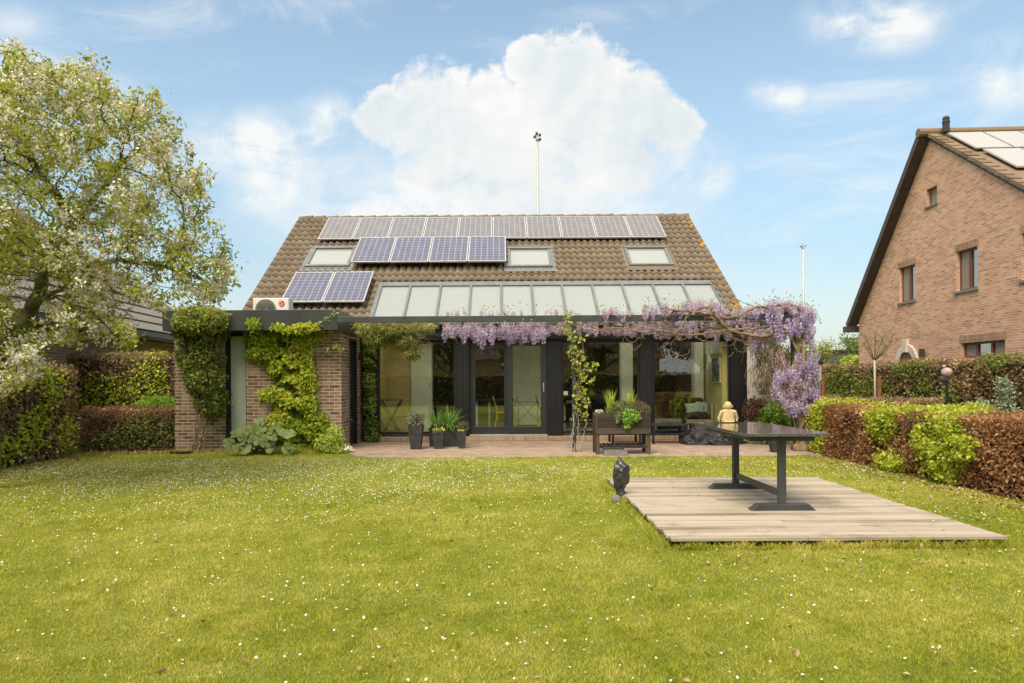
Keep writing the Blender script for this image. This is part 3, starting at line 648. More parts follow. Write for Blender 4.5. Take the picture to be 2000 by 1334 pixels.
# sliding door: fixed leaf left, sliding leaf in front right
def leaf(name, a, c, yy, rail, handle):
    x0, x1 = fx(a), fx(c); zb, zt = bot-.01, top-.005; f = MB(); t = (fx(10)-fx(0))*rail
    f.box(x0, x1, yy, yy+.06, zb, zb+.17); f.box(x0, x1, yy, yy+.06, zt-.09, zt); f.box(x0, x0+t, yy+.002, yy+.058, zb+.17, zt-.09); f.box(x1-t, x1, yy+.002, yy+.058, zb+.17, zt-.09)
    o = f.build(name, M['anth'], house, .006)
    box('pane', M['glass'], o, x0+t-.01, x1-t+.01, yy+.025, yy+.031, zb+.16, zt-.08)
    if handle:
        h = MB().box(x1-t*.62, x1-t*.62+.022, yy-.012, yy, 1.12, 1.32); h.box(x1-t*.62+.004, x1-t*.62+.018, yy-.04, yy-.012, 1.18, 1.3); h.build('handle', M['silver'], o, .003)
    return o
leaf('door_leaf', 917, 996, FY+.03, 1.15, False); leaf('sliding_door', 990, 1068, FY-.04, 1.2, True)
t_ = MB().box(fx(917), fx(1068), FY-.12, FY+.1, bot-.045, bot-.012); t_.build('door_track', M['silver'], house, .003)
# interior
h = MB(); h.box(hx0+.4, hx1-.34, FY+.14, 19.9, .05, FZ); h.build('floor', M['floor_in'], house)
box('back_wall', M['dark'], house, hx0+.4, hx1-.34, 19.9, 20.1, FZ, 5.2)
box('ceiling', M['plaster'], house, hx0+.4, hx1-.34, 17.1, 19.9, 2.55, 2.65)
box('upper_wall', M['plaster'], house, gx0, gx1, 17.0, 17.1, 2.5, 3.9)
box('partition_wall', M['brick_o'], house, fx(726), X_(802, 17.4), 17.4, 17.6, FZ, 3.9)
MB().prism([(15.64, FZ), (17.39, FZ), (17.39, 4.1), (15.64, 2.95)], 'x', fx(722), fx(722)+.12).build('side_wall', M['ochre'], house)
box('pale_wall', M['plaster'], house, X_(803, 17.3), X_(843, 17.3), 17.3, 17.62, FZ, 3.9)
box('pillar', M['plaster'], house, X_(1214, 16.6), X_(1236, 16.6), 16.6, 16.9, FZ, 3.3)
box('blind', M['plaster'], house, X_(1001, 18.2), X_(1062, 18.2), 18.2, 18.23, .2, 2.5)
box('pillar', M['plaster'], house, X_(1357, 16.9), X_(1374, 16.9), 16.9, 17.2, FZ, 3.4)
box('end_wall', M['olive'], house, 5.015, 5.028, 15.66, 17.9, FZ, 2.0)
box('end_wall', M['olive'], house, 5.03, 5.31, 15.64, 15.69, FZ, 3.0)
MB().prism([(15.66, 2.002), (17.9, 2.002), (17.9, 4.4), (15.66, 2.98)], 'x', 5.018, 5.029).build('upper_end_wall', M['plaster'], house)
sw = box('switch_plate', M['white'], house, X_(836, 17.3), X_(841, 17.3), 17.28, 17.3, 1.25, 1.33)
box('notice_card', M['white'], house, fx(1098.5), fx(1109), FY+.01, FY+.014, Z_(1100, 772, FY), Z_(1100, 764, FY))
# picture in the living room: abstract
pic = thing('framed_picture', (5.0, 16.0, 1.3), 'dark abstract picture in thin wooden frame on the olive wall behind the right window', 'picture')
py0, py1, pz0, pz1 = 15.72, 16.38, 1.30, 1.90
f = MB(); f.box(4.985, 5.014, py0, py1, pz0, pz0+.025); f.box(4.985, 5.014, py0, py1, pz1-.025, pz1); f.box(4.985, 5.014, py0, py0+.03, pz0+.025, pz1-.025); f.box(4.985, 5.014, py1-.03, py1, pz0+.025, pz1-.025); f.build('frame', M['ochre'], pic, .002)
m, T = newmat('abstract paint'); o = T.n('ShaderNodeTexCoord').outputs['Object']
finish(T, princ(T, T.ramp(T.noise(o, 7, 5, .7), [(.35, (.02, .03, .03)), (.48, (.06, .11, .10)), (.56, (.35, .40, .36)), (.7, (.04, .05, .05))]), .5)); M['abstract'] = m
box('canvas', M['abstract'], pic, 4.995, 5.012, py0+.03, py1-.03, pz0+.025, pz1-.025)

# ================================================================== ANNEX
AY = 13.5; ax0, ax1 = X_(341, AY), -3.2; ADY = 17.0
annex = thing('brick_annex', ((ax0+ax1)/2, 15, 0), 'flat roofed brick annex with black metal fascia, overgrown with creepers', 'annex')
wz0, wz1 = Z_(460, 866, AY), Z_(460, 648, AY); wx0, wx1 = X_(439, AY), X_(481, AY)
dy0, dy1 = 14.2, 14.9; dz1 = 2.28
wall_holes('wall', M['brick'], annex, [(ax0, 0), (ax1, 0), (ax1, 2.42), (ax0, 2.42)], [[(wx0, wz0), (wx1, wz0), (wx1, wz1), (wx0, wz1)]], lambda a, b, d: (a, AY+d, b), .12)
wall_holes('wall', M['brick'], annex, [(AY, 0), (ADY-1.0, 0), (ADY-1.0, 2.42), (AY, 2.42)], [[(dy0, .03), (dy1, .03), (dy1, dz1), (dy0, dz1)]], lambda a, b, d: (ax1-d, a, b), .12)
mb = MB(); mb.box(ax0, ax0+.2, AY+.02, ADY, 0, 2.42); mb.box(ax0+.2, ax1-.2, ADY-.2, ADY, 0, 2.42); mb.build('wall', M['brick'], annex)
box('inner_lining', M['dark'], annex, ax0+.21, ax0+.25, AY+.25, ADY-.2, .02, 2.3)
fz0 = Z_(560, 645, 13.05); fz1 = Z_(560, 605, 13.05); fxr = X_(660, 13.05)
m_ = MB(); m_.box(ax0-.01, fxr, 13.05, 13.09, fz0, fz1); m_.box(fxr-.04, fxr, 13.09, 15.3, fz0, fz1); m_.box(ax0-.01, ax0+.03, 13.09, ADY+.2, fz0, fz1); m_.box(ax0-.01, fxr, ADY+.2, ADY+.24, fz0, fz1)
m_.build('fascia', M['rooffascia'], annex, .004)
mb = MB(); mb.box(ax0+.03, fxr-.04, 13.09, ADY+.2, fz0+.01, fz0+.05); mb.build('soffit', M['black'], annex)
mb = MB(); mb.box(ax0+.03, fxr-.04, 13.09, ADY+.2, fz1-.12, fz1-.08); mb.build('roof', M['anth'], annex)
f = MB(); t = .045; y0, y1 = AY+.05, AY+.12
f.box(wx0, wx0+t*2.1, y0, y1, wz0, wz1); f.box(wx1-t*.6, wx1, y0, y1, wz0, wz1); f.box(wx0+t*2.1, wx1-t*.6, y0, y1, wz1-.09, wz1); f.box(wx0+t*2.1, wx1-t*.6, y0, y1, wz0, wz0+.14)
w = f.build('window', M['black'], annex, .003)
box('pane', M['frost'], w, wx0+t*2.1-.01, wx1-t*.6+.01, y0+.03, y0+.04, wz0+.13, wz1-.08)
box('sill', M['black'], w, wx0-.01, wx1+.01, AY-.03, AY+.05, wz0-.02, wz0+.03, .004)
d = MB().box(ax1-.11, ax1-.05, dy0+.05, dy1-.05, .04, dz1-.05).build('door', M['black'], annex, .003)
f = MB(); f.box(ax1-.12, ax1+.012, dy0, dy0+.05, .03, dz1); f.box(ax1-.12, ax1+.012, dy1-.05, dy1, .03, dz1); f.box(ax1-.12, ax1+.012, dy0+.05, dy1-.05, dz1-.05, dz1); f.build('door_frame', M['black'], annex, .003)
h = MB().box(ax1-.05, ax1-.035, dy0+.11, dy0+.14, .95, 1.18); h.bar((ax1-.02, dy0+.125, 1.08), (ax1-.02, dy0+.24, 1.08), .018, .018); h.bar((ax1-.05, dy0+.125, 1.08), (ax1-.015, dy0+.125, 1.08), .018, .018); h.build('handle', M['silver'], d, .002)
box('air_vent', M['black'], annex, ax1, ax1+.02, 15.05, 15.2, 1.86, 2.0, .003)
# tap on the front right corner
tp = MB(); tp.tube([(ax1+.0, 13.9, .62), (ax1+.1, 13.9, .62), (ax1+.12, 13.9, .56)], .012, 8); tp.bar((ax1+.05, 13.87, .66), (ax1+.05, 13.93, .66), .01, .01); tp.build('tap', M['dgrey'], annex)

# air conditioner on the annex roof
ay_ = 13.75; x0, x1 = X_(495, ay_), X_(565, ay_); z1 = Z_(530, 582, ay_); z0 = z1-.50
ac = thing('air_conditioner', ((x0+x1)/2, ay_, fz1-.08), 'white air conditioning unit with round fan grille standing on the annex roof', 'air conditioner')
box('casing', M['white'], ac, x0, x1, ay_, ay_+.3, z0, z1, .012)
ft = MB()
for q in (.15, .8): ft.box(x0+(x1-x0)*q, x0+(x1-x0)*q+.04, ay_+.0, ay_+.28, fz1-.085, z0-.0)
ft.build('foot', M['dgrey'], ac)
cxf = x0+(x1-x0)*.36; czf = z1-.235
g_ = MB(); n = 28
for k in range(n):
    t = 2*math.pi*k/n; g_.bar((cxf+.05*math.cos(t), ay_-.014, czf+.05*math.sin(t)), (cxf+.205*math.cos(t+.35), ay_-.014, czf+.205*math.sin(t+.35)), .005, .005, (0, 1, 0))
for r in (.05, .1, .15, .205): g_.tube([(cxf+r*math.cos(t), ay_-.016, czf+r*math.sin(t)) for t in np.linspace(0, 2*math.pi, 33)], .0042, 5, False)
g_.build('fan_grille', M['alu'], ac)
d_ = MB(); d_.tube([(cxf, ay_-.004, czf), (cxf, ay_+.0, czf)], .205, 32); d_.build('fan_well', M['screen'], ac)
fb = MB()
for k in range(3):
    t = 2.09*k; fb.add([(cxf, ay_-.008, czf), (cxf+.18*math.cos(t), ay_-.006, czf+.18*math.sin(t)), (cxf+.18*math.cos(t+.8), ay_-.011, czf+.18*math.sin(t+.8))], [(0, 1, 2)])
fb.build('fan_blades', M['alu'], ac)
cxl, czl, rl = x0+(x1-x0)*.80, z1-.115, .062
lg = MB(); lg.tube([(cxl, ay_-.006, czl), (cxl, ay_+.0, czl)], rl, 28); badge = lg.build('badge', M['red'], ac)
e = MB(); arc = [(cxl+rl*.72*math.cos(t), ay_-.009, czl+rl*.72*math.sin(t)) for t in np.linspace(R(70), R(360), 24)]
e.tube(arc, rl*.07, 5); e.bar((cxl+rl*.72, ay_-.009, czl), (cxl+rl*.30, ay_-.009, czl), .008, .008); e.bar((cxl, ay_-.009, czl+rl*.42), (cxl, ay_-.009, czl-rl*.36), .009, .009, (0, 1, 0)); e.bar((cxl-.004, ay_-.009, czl-rl*.36), (cxl+rl*.28, ay_-.009, czl-rl*.36), .008, .008)
e.ball((cxl-rl*.34, ay_-.009, czl+rl*.3), rl*.13, 8, 6); e.build('emblem', M['white'], badge)

# ================================================================== PERGOLA
BY = 13.0
bz1, bz0 = Z_(983, 616.5, BY), Z_(983, 628, BY)
perg = thing('pergola', (X_(1122, BY), BY, 0), 'dark steel pergola beam on posts carrying the wisteria across the front of the patio', 'pergola')
box('front_beam', M['steel'], perg, fxr+.005, X_(1588, BY), BY-.0, BY+.07, bz0, bz1, .004)
PX1, PX2 = X_(1121.5, BY), X_(1551, BY)
box('post', M['steel'], perg, PX1-.035, PX1+.035, BY+.0, BY+.068, 0, bz0-.001, .004)
box('post', M['steel'], perg, PX2-.04, PX2+.04, BY+.0, BY+.068, 0, bz0-.001, .004)
for xx in (PX1, X_(1330, BY), PX2-.02, X_(1583, BY)):
    box('rafter', M['steel'], perg, xx-.03, xx+.03, BY+.072, FY-.0, bz0+.01, bz1-.012, .004)
wr = MB()
for yy in (13.5, 14.1, 14.7): wr.tube([(-1.4, yy, bz1+.01), (X_(1583, BY), yy, bz1+.01)], .004, 5)
wr.build('wire', M['alu'], perg)
box('back_rail', M['steel'], perg, fxr+.01, hx1+.45, 15.0, 15.06, bz1+.0, bz1+.05, .003)

# ================================================================== mauve board screen right of the house
sc = thing('board_screen', (5.9, 15.3, 0), 'pale mauve upright board screen between house corner and wisteria trunk', 'fence')
b = MB(); q = X_(1459, 15.3)
while q < X_(1530, 15.3): b.box(q, q+.118, 15.28, 15.3, .05, 2.1); q += .122
b.build('boards', M['mauve'], sc, .002)
b = MB()
for zz in (.3, 1.1, 1.9): b.box(X_(1459, 15.3), q, 15.3, 15.34, zz, zz+.06)
b.build('rail', M['oldwood'], sc)
# ================================================================== DECK AND TABLE
zd = .085
dyf, dyb = 5.57, 9.07; dxl, dxr = 1.36, 4.11
deck = thing('wooden_deck', ((dxl+dxr)/2, (dyf+dyb)/2, 0), 'low weathered wooden deck platform on the lawn under the dark stone table', 'deck')
b = MB(); n = 30; pw = (dyb-dyf)/n
for i in range(n):
    r_ = random.random(); y0 = dyf+i*pw; e0, e1 = random.uniform(-.008, .008), random.uniform(-.008, .008); zz = random.uniform(-.003, .003)
    split = random.uniform(dxl+.8, dxr-.8)
    for xa, xb in ((dxl+e0, split-.002), (split+.002, dxr+e1)): b.box(xa, xb, y0+.007, y0+pw-.007, zd-.028+zz, zd+zz)
b.build('boards', M['deck'], deck, .003)
b = MB()
for q in np.linspace(dxl+.12, dxr-.12, 6): b.box(q-.03, q+.03, dyf+.05, dyb-.05, .0, zd-.032)
b.box(dxl+.03, dxr-.03, dyf+.1, dyf+.14, 0, zd-.034); b.build('joists', M['oldwood'], deck)
zt = .86; ty0, ty1, tx0, tx1 = 6.53, 8.30, 2.315, 3.12
tb = thing('stone_topped_table', (2.72, 7.4, zd), 'long dark table with polished stone top and grey metal frame standing on the wooden deck', 'table')
box('tabletop', M['tabletop'], tb, tx0, tx1, ty0, ty1, zt-.03, zt, .004)
b = MB(); b.box(tx0+.09, tx1-.09, ty0+.12, ty0+.19, zt-.085, zt-.031); b.box(tx0+.09, tx1-.09, ty1-.26, ty1-.19, zt-.085, zt-.031); b.box(tx0+.09, tx0+.14, ty0+.19, ty1-.26, zt-.08, zt-.031); b.box(tx1-.14, tx1-.09, ty0+.19, ty1-.26, zt-.08, zt-.031)
b.build('apron', M['steel'], tb, .003)
ly0, ly1 = 6.76, 8.1
for yy in (ly0, ly1):
    lg = box('leg', M['steel'], tb, 2.715, 2.785, yy-.03, yy+.03, zd+.06, zt-.031, .003)
    MB().prism([(2.43, zd+.002), (3.07, zd+.002), (3.0, zd+.062), (2.5, zd+.062)], 'y', yy-.05, yy+.05).build('foot', M['steel'], lg, .003)
box('stretcher', M['steel'], tb, 2.735, 2.765, ly0+.03, ly1-.03, .21, .275, .003)

# seated child-monk figurine on the far end of the table, facing away, legs over the edge
sx, sy = X_(1421.5, 8.2), 8.2
fig = MB(); 
def bl(x, y, z, r, sc=(1, 1, 1)): fig.ball((sx+x, sy+y, zt+z), r, 20, 14, sc)
bl(0, .008, .203, .049, (.97, 1.0, 1.06)); bl(0, .004, .152, .024); bl(0, .002, .166, .02)
for k in range(12):
    t = k/11; w = .066+.016*t; bl(0, 0, .138-.118*t, .03, (w/.03, 1.25+.55*t, .75))
bl(0, 0, .012, .05, (1.62, 1.25, .3))
for s_ in (-1, 1):
    bl(s_*.053, .004, .190, .012, (.6, .8, 1.5)); bl(s_*.062, 0, .132, .024); bl(s_*.036, 0, .142, .02)
    for k in range(9):
        t = k/8; bl(s_*(.079+.031*t), -.006+.014*t, .130-.078*t, .0205-.003*t)
    for k in range(8):
        t = k/7; bl(s_*(.108-.044*t), .012+.078*t, .050-.020*t, .0175-.004*t)
    bl(s_*.062, .096, .030, .015, (1, 1.3, .8)); bl(s_*.106, .006, .03, .012, (1, 1.2, 1.8))
    for k in range(7):
        t = k/6; bl(s_*.042, .02+.10*t, .022, .027-.004*t)
    for k in range(8):
        t = k/7; bl(s_*(.045+.012*t), .122+.012*t, .015-.165*t, .022-.006*t)
    bl(s_*.062, .155, -.165, .017, (1, 1.9, .75))
    for k in range(3): bl(s_*(.055+.007*k), .184-.004*k, -.168, .006)
    bl(s_*.016, .05, .214, .006)
bl(0, .053, .202, .008)
st = fig.build('monk_figurine', M['statue'], None, smooth=True, loc=(sx, sy, zt))
rm = st.modifiers.new('join', 'REMESH'); rm.mode = 'VOXEL'; rm.voxel_size = .003; rm.use_smooth_shade = True
sm = st.modifiers.new('soften', 'SMOOTH'); sm.factor = .5; sm.iterations = 3
tag(st, 'sand coloured child monk figurine sitting on the far end of the stone table', 'statue')

# twisted black bag
by_ = 7.74
bx = X_(1211, by_); prof = [(0, .074, .02), (.03, .080, .022), (.06, .066, .016), (.09, .050, .006), (.12, .040, -.004), (.15, .040, -.010), (.18, .056, -.006), (.22, .070, .004), (.27, .076, .000), (.32, .078, .004), (.36, .078, .012), (.40, .072, .020), (.43, .052, .008), (.46, .032, -.006), (.49, .014, -.014), (.515, .004, -.018)]
V = []; Fc = []; nn_ = 11
for i, (z_, w_, o_) in enumerate(prof):
    for k in range(nn_):
        t = 2*math.pi*(k+.35*(i % 2)+i*.12)/nn_; rr_ = 1.12*w_*(1+.20*math.sin(k*2.4+i*.35)*(.35 if i > 12 else 1))
        V.append((bx+o_+rr_*math.cos(t), by_+rr_*.7*math.sin(t), z_+.016*math.sin(k*1.9+i*2.3)*(0 < i < 12)))
for i in range(len(prof)-1):
    for k in range(nn_):
        a_, b_, c_, d_ = i*nn_+k, i*nn_+(k+1) % nn_, (i+1)*nn_+(k+1) % nn_, (i+1)*nn_+k; Fc += [[a_, b_, c_], [a_, c_, d_]] if (i+k) % 2 else [[a_, b_, d_], [b_, c_, d_]]
bag = npmesh('plastic_cover', np.array(V), [np.array(Fc)], M['plastic'], loc=(bx, by_, 0))
sb_ = bag.modifiers.new('sub', 'SUBSURF'); sb_.subdivision_type = 'SIMPLE'; sb_.render_levels = 2; sb_.levels = 2
tx_ = bpy.data.textures.new('creases', 'CLOUDS'); tx_.noise_scale = .05; dp_ = bag.modifiers.new('creases', 'DISPLACE'); dp_.texture = tx_; dp_.strength = .010
tag(bag, 'black plastic cover twisted round a short post at the left edge of the deck', 'plastic cover')
s_ = MB(); s_.ball((X_(1202, by_-.13), by_-.13, .05), .055, 16, 12, (1, 1, .95)); s_ = s_.build('stone_ball', M['stone'], None, smooth=True, loc=(X_(1203, by_-.12), by_-.12, 0))
tag(s_, 'grey stone ball in the grass at the foot of the twisted black cover', 'stone ball')

# ================================================================== RAISED WOODEN PLANTER
qx0, qx1, qy0, qy1 = 1.71, 2.68, 12.42, 12.95
pb, pt = .39, .757
pl = thing('raised_planter', ((qx0+qx1)/2, (qy0+qy1)/2, .02), 'dark wooden raised planter on legs with slatted shelf, full of herbs', 'planter')
b = MB(); hh = (pt-pb)/3
for k in range(3):
    z0 = pb+k*hh+.003; z1 = z0+hh-.006; j = random.uniform(-.004, .004)
    b.box(qx0+.0, qx1, qy0+j, qy0+.025+j, z0, z1); b.box(qx0, qx1, qy1-.025, qy1, z0, z1); b.box(qx0-.0, qx0+.025, qy0+.03, qy1-.03, z0, z1); b.box(qx1-.025, qx1, qy0+.03, qy1-.03, z0, z1)
b.build('box_boards', M['oldwood'], pl, .004)
for xx in (qx0-.045, qx1-.045):
    for yy in (qy0+.032, qy1-.09): box('leg', M['oldwood_z'], pl, xx+.02 if xx < 2 else xx-.02, xx+.085 if xx < 2 else xx+.045, yy, yy+.058, .022, pt-.01 if xx > 2 else pt+.005, .004)
b = MB(); b.box(qx0+.04, qx1-.06, qy0+.06, qy0+.085, .13, .17); b.box(qx0+.04, qx1-.06, qy1-.085, qy1-.06, .13, .17); b.build('shelf_rail', M['oldwood'], pl, .003)
b = MB()
for q in np.linspace(qx0+.07, qx1-.12, 11): b.box(q, q+.05, qy0+.05, qy1-.05, .172, .19)
b.build('shelf', M['oldwood'], pl, .003)
box('soil', M['soil'], pl, qx0+.03, qx1-.03, qy0+.03, qy1-.03, pb+.02, pt-.05)
def plant(name, label, cat, loc, mat, P, L, group=None, stems=None, **k):
    t = thing(name, loc, label, cat, group)
    leaves('foliage', mat, t, P, L, **k)
    if stems is not None: sticks('stem', M['vine'] if stems is True else stems, t, np.tile(np.array(loc), (len(P)//6+1, 1))+rng.normal(0, .02, (len(P)//6+1, 3)), P[::6][:len(P)//6+1] if len(P[::6]) == len(P)//6+1 else np.vstack([P[::6], P[-1:]]), .003, .0015)
    return t
def ell3(c, r, n, shell=.6):
    d = unit(rng.normal(size=(n, 3))); q = rng.uniform(shell**3, 1, n)**(1/3); return np.array(c)+d*q[:, None]*np.array(r)
def straps(name, mat, parent, c, n, L, W_, lean=.7, arch=.5, zup=.0):
    """arching strap leaves, four segments each"""
    V = []; Fc = []; rr = []
    for i in range(n):
        t = rng.uniform(0, 6.28); d = np.array([math.cos(t), math.sin(t), 0]); l = L*rng.uniform(.6, 1.1); a = rng.uniform(.15, 1)*lean; s = np.array([-d[1], d[0], 0])*W_/2
        o = np.array(c)+rng.normal(0, .025, 3)*[1, 1, 0]; seg = 5; p = o.copy(); ang = math.pi/2-a*.45; b0 = len(V)
        for k in range(seg+1):
            w = s*(1-(k/seg)**2*.95); V += [p-w, p+w]
            p = p+(d*math.cos(ang)+np.array([0, 0, 1])*math.sin(ang))*l/seg; ang -= a*arch
        for k in range(seg): Fc.append([b0+2*k, b0+2*k+1, b0+2*k+3, b0+2*k+2]); rr.append(rng.random())
    return npmesh(name, np.array(V), [np.array(Fc)], mat, parent, rnd=rr)
zc = pt-.04
t = thing('bushy_herb', (2.3, 12.7, zc), 'grey green woolly herb filling the middle of the raised planter', 'plant'); leaves('foliage', M['l_herb'], t, ell3((2.22, 12.66, zc+.09), (.30, .24, .18), 3600), .04, ratio=.3, b=.5)
t = thing('bushy_herb', (2.52, 12.7, zc), 'brownish feathery herb at the right end of the raised planter', 'plant'); leaves('foliage', M['l_heath'], t, ell3((2.50, 12.64, zc+.10), (.22, .24, .17), 2000), .038, ratio=.25, b=.8); leaves('foliage', M['l_herb'], t, ell3((2.52, 12.62, zc+.03), (.17, .2, .10), 700), .03, ratio=.3)
for xx, lab in ((1.99, 'yellow green grass clump on the left of the raised planter'), (2.36, 'yellow green grass clump standing right of the herbs in the raised planter')):
    t = thing('grass_clump', (xx, 12.75, zc), lab, 'plant'); straps('blades', M['l_lime'], t, (xx, 12.70, zc+.05), 70, .46, .014, .75, .25)
t = thing('trailing_plant', (2.22, 12.45, zc), 'bright green trailing plant hanging over the front of the raised planter', 'plant')
leaves('foliage', M['l_bush'], t, ell_points([(1226, 808, 13, 10), (1225, 820, 10, 10), (1240, 814, 9, 10), (1224, 831, 6, 6)], 520, qy0-.0, .09), .042, ratio=.7, bias=(0, -1, .3), b=1)
t = thing('trailing_plant', (2.0, 12.45, zc), 'small yellowish trailing sprig over the front left of the raised planter', 'plant')
leaves('foliage', M['l_herb'], t, ell_points([(1207, 814, 6, 9), (1206, 821, 5, 6)], 160, qy0, .06), .035, ratio=.6, bias=(0, -1, .3), b=1)
t = thing('flower_clump', (1.8, 12.7, zc), 'low clump of tiny white flowers at the left corner of the raised planter', 'plant')
leaves('flower_heads', M['petal_w'], t, ell3((1.77, 12.62, zc+.09), (.09, .1, .03), 130), .018, ratio=.9); leaves('foliage', M['l_grey'], t, ell3((1.77, 12.62, zc+.05), (.1, .12, .03), 160), .025, ratio=.3)

# low trough under the planter
ty = DG(1200, 892); t = thing('stone_trough', (X_(1202, ty), ty, .02), 'low grey weathered trough with rounded lid under the raised planter', 'trough')
a, b_ = X_(1180, ty), X_(1225, ty)
pr = [(a, .022), (b_, .022), (b_, .085)]+[(b_-.07+.07*math.cos(q), .085+.055*math.sin(q)) for q in np.linspace(.2, 1.57, 6)]+[(a, .14)]
MB().prism(pr, 'y', ty, ty+.26).build('trough_body', M['stone'], t, .006); MB().prism([(a-.01, .142), (b_-.06, .142), (b_-.075, .158), (a-.01, .158)], 'y', ty-.01, ty+.27).build('lid', M['pot'], t, .004)

# ================================================================== POTS BY THE WINDOW
def tpot(px, ybot, wtop, wbot, h, label, group='charcoal pots by the window'):
    Y = DG(px, ybot, .02)+wbot/2; X = X_(px, Y); o = thing('potted_plant', (X, Y, .02), label, 'potted plant', group)
    a0, a1 = wbot/2, wtop/2; b = MB(); z = .021; t = .018
    ring = lambda s, zz: [(X-s, Y-s, zz), (X+s, Y-s, zz), (X+s, Y+s, zz), (X-s, Y+s, zz)]
    vs = ring(a0, z)+ring(a1-.002, z+h*.95)+ring(a1, z+h)+ring(a1-t, z+h)+ring(a1-t-.004, z+h-.06)
    fs = [(0, 3, 2, 1)]+[(4*r_+k, 4*r_+(k+1) % 4, 4*r_+4+(k+1) % 4, 4*r_+4+k) for r_ in range(4) for k in range(4)]
    b.add(vs, fs, .5); b.build('pot', M['pot'], o, .004)
    MB().add(ring(a1-t-.003, z+h-.05), [(0, 1, 2, 3)]).build('soil', M['soil'], o); return o, X, Y, z+h
o, X, Y, Z = tpot(812, 878, .295, .20, .485, 'tallest tapered charcoal pot with silvery and mauve leaves, standing apart')
leaves('foliage', M['l_grey'], o, np.vstack([ell3((X-.06, Y, Z+.13), (.11, .09, .13), 260), ell3((X, Y, Z+.03), (.14, .1, .05), 160)]), .05, ratio=.4, b=.5)
leaves('flowers', M['l_heath'], o, ell3((X+.07, Y, Z+.12), (.11, .08, .09), 260), .04, ratio=.5, b=.5); sticks('stem', M['vine'], o, np.tile([X, Y, Z-.04], (16, 1)), ell3((X, Y, Z+.14), (.12, .08, .1), 16), .004, .002)
o, X, Y, Z = tpot(850, 872.5, .27, .22, .39, 'straight dark pot half hidden behind the small pansy pot, sprouting strap leaves')
straps('foliage', M['l_strap'], o, (X, Y, Z-.05), 90, .50, .026, 1.1, .5)
o, X, Y, Z = tpot(880, 872.5, .32, .29, .34, 'broad dark pot with a big fountain of green strap leaves')
straps('foliage', M['l_strap'], o, (X-.03, Y, Z-.05), 190, .58, .026, 1.15, .48)
o, X, Y, Z = tpot(856, 877, .235, .165, .335, 'medium tapered charcoal pot with yellow pansies in front of the strap leaves')
leaves('flowers', M['petal_y'], o, np.vstack([ell3((X-.08+.05*k, Y-.07, Z+.045+.015*(k % 2)), (.022, .02, .018), 12) for k in range(5)]), .03, ratio=.9); leaves('foliage', M['l_strap'], o, ell3((X, Y-.04, Z+.02), (.12, .1, .05), 150), .035); leaves('sprigs', M['l_heath'], o, ell3((X+.0, Y+.04, Z+.1), (.11, .06, .1), 330), .03, ratio=.2, b=1)
o, X, Y, Z = tpot(901, 876, .185, .125, .325, 'smallest tapered charcoal pot with lavender sprigs beside the black column')
leaves('flowers', M['petal_y'], o, np.vstack([ell3((X-.05+.06*k, Y-.07, Z+.03), (.022, .02, .018), 12) for k in range(2)]), .03, ratio=.9); leaves('foliage', M['l_herb'], o, ell3((X+.03, Y, Z+.09), (.12, .08, .1), 420), .035, ratio=.2, b=1.2)
leaves('sprigs', M['l_heath'], o, ell3((X+.04, Y, Z+.17), (.11, .06, .05), 160), .035, ratio=.2, b=1.5)
o, X, Y, Z = tpot(1515, 884, .24, .17, .36, 'tapered charcoal pot behind the stone table, next to the wisteria trunk', group=None)
leaves('foliage', M['l_creeperd'], o, ell3((X, Y, Z+.05), (.1, .1, .08), 120), .05)
# ================================================================== PATIO AND ROOM FURNITURE
def blacktable(x0, x1, y0, y1, zt_, label, group):
    t = thing('side_table', ((x0+x1)/2, (y0+y1)/2, .02), label, 'table', group)
    box('tabletop', M['anth'], t, x0, x1, y0, y1, zt_-.03, zt_, .003)
    for xx in (x0+.01, x1-.06):
        for yy in (y0+.01, y1-.06): box('leg', M['black'], t, xx, xx+.05, yy, yy+.05, .021, zt_-.031, .002)
    b = MB(); b.box(x0+.06, x1-.06, y0+.015, y0+.045, .2, .25); b.build('rail', M['black'], t, .002); box('rail', M['black'], t, x0+.06, x1-.06, y1-.045, y1-.015, .2, .25, .002)
blacktable(3.13, 3.9, 14.4, 15.0, .43, 'low black garden table in front of the right window', None)
blacktable(2.30, 2.95, 14.55, 15.1, .40, 'low black garden table mostly hidden behind the raised planter', None)
# heap of black nylon
hx, hy = 4.42, 14.45; nu, nv = 110, 46; V = []
for j in range(nv+1):
    t = j/nv
    for i in range(nu):
        a = 2*math.pi*i/nu; r = (1-t**1.6)
        ex = .62*r*(1+.06*math.sin(3*a+1)); ey = .36*r*(1+.1*math.sin(4*a))
        z = .34*t*(1.0)
        px = hx-.22*t+ex*math.cos(a)+.03*math.sin(9*t+3*a); py = hy+ey*math.sin(a)
        V.append((px, py, .022+max(0, z*(1.0 if t < .98 else 1.0))))
V = np.array(V); ang = np.arctan2(V[:, 2]-.05, V[:, 0]-hx); q_ = vnoise(V*[1, 1, 2.5], 2.2, 3)
dn = np.abs(np.sin(q_*13))*.055+np.abs(np.sin(vnoise(V*[1.2, 1, .6], 3.1, 8)*11))*.04
c0 = np.array([hx, hy, .0]); V += unit(V-c0)*dn[:, None]; V[:, 2] *= 1.05; V[:, 2] = np.maximum(V[:, 2], .021)
Fc = [[j*nu+i, j*nu+(i+1) % nu, (j+1)*nu+(i+1) % nu, (j+1)*nu+i] for j in range(nv) for i in range(nu)]
bb = npmesh('bean_bag', V, [np.array(Fc)], M['nylon'], loc=(hx, hy, .02), smooth=True); tag(bb, 'crumpled black nylon bean bag lying on the patio below the right window', 'bean bag')
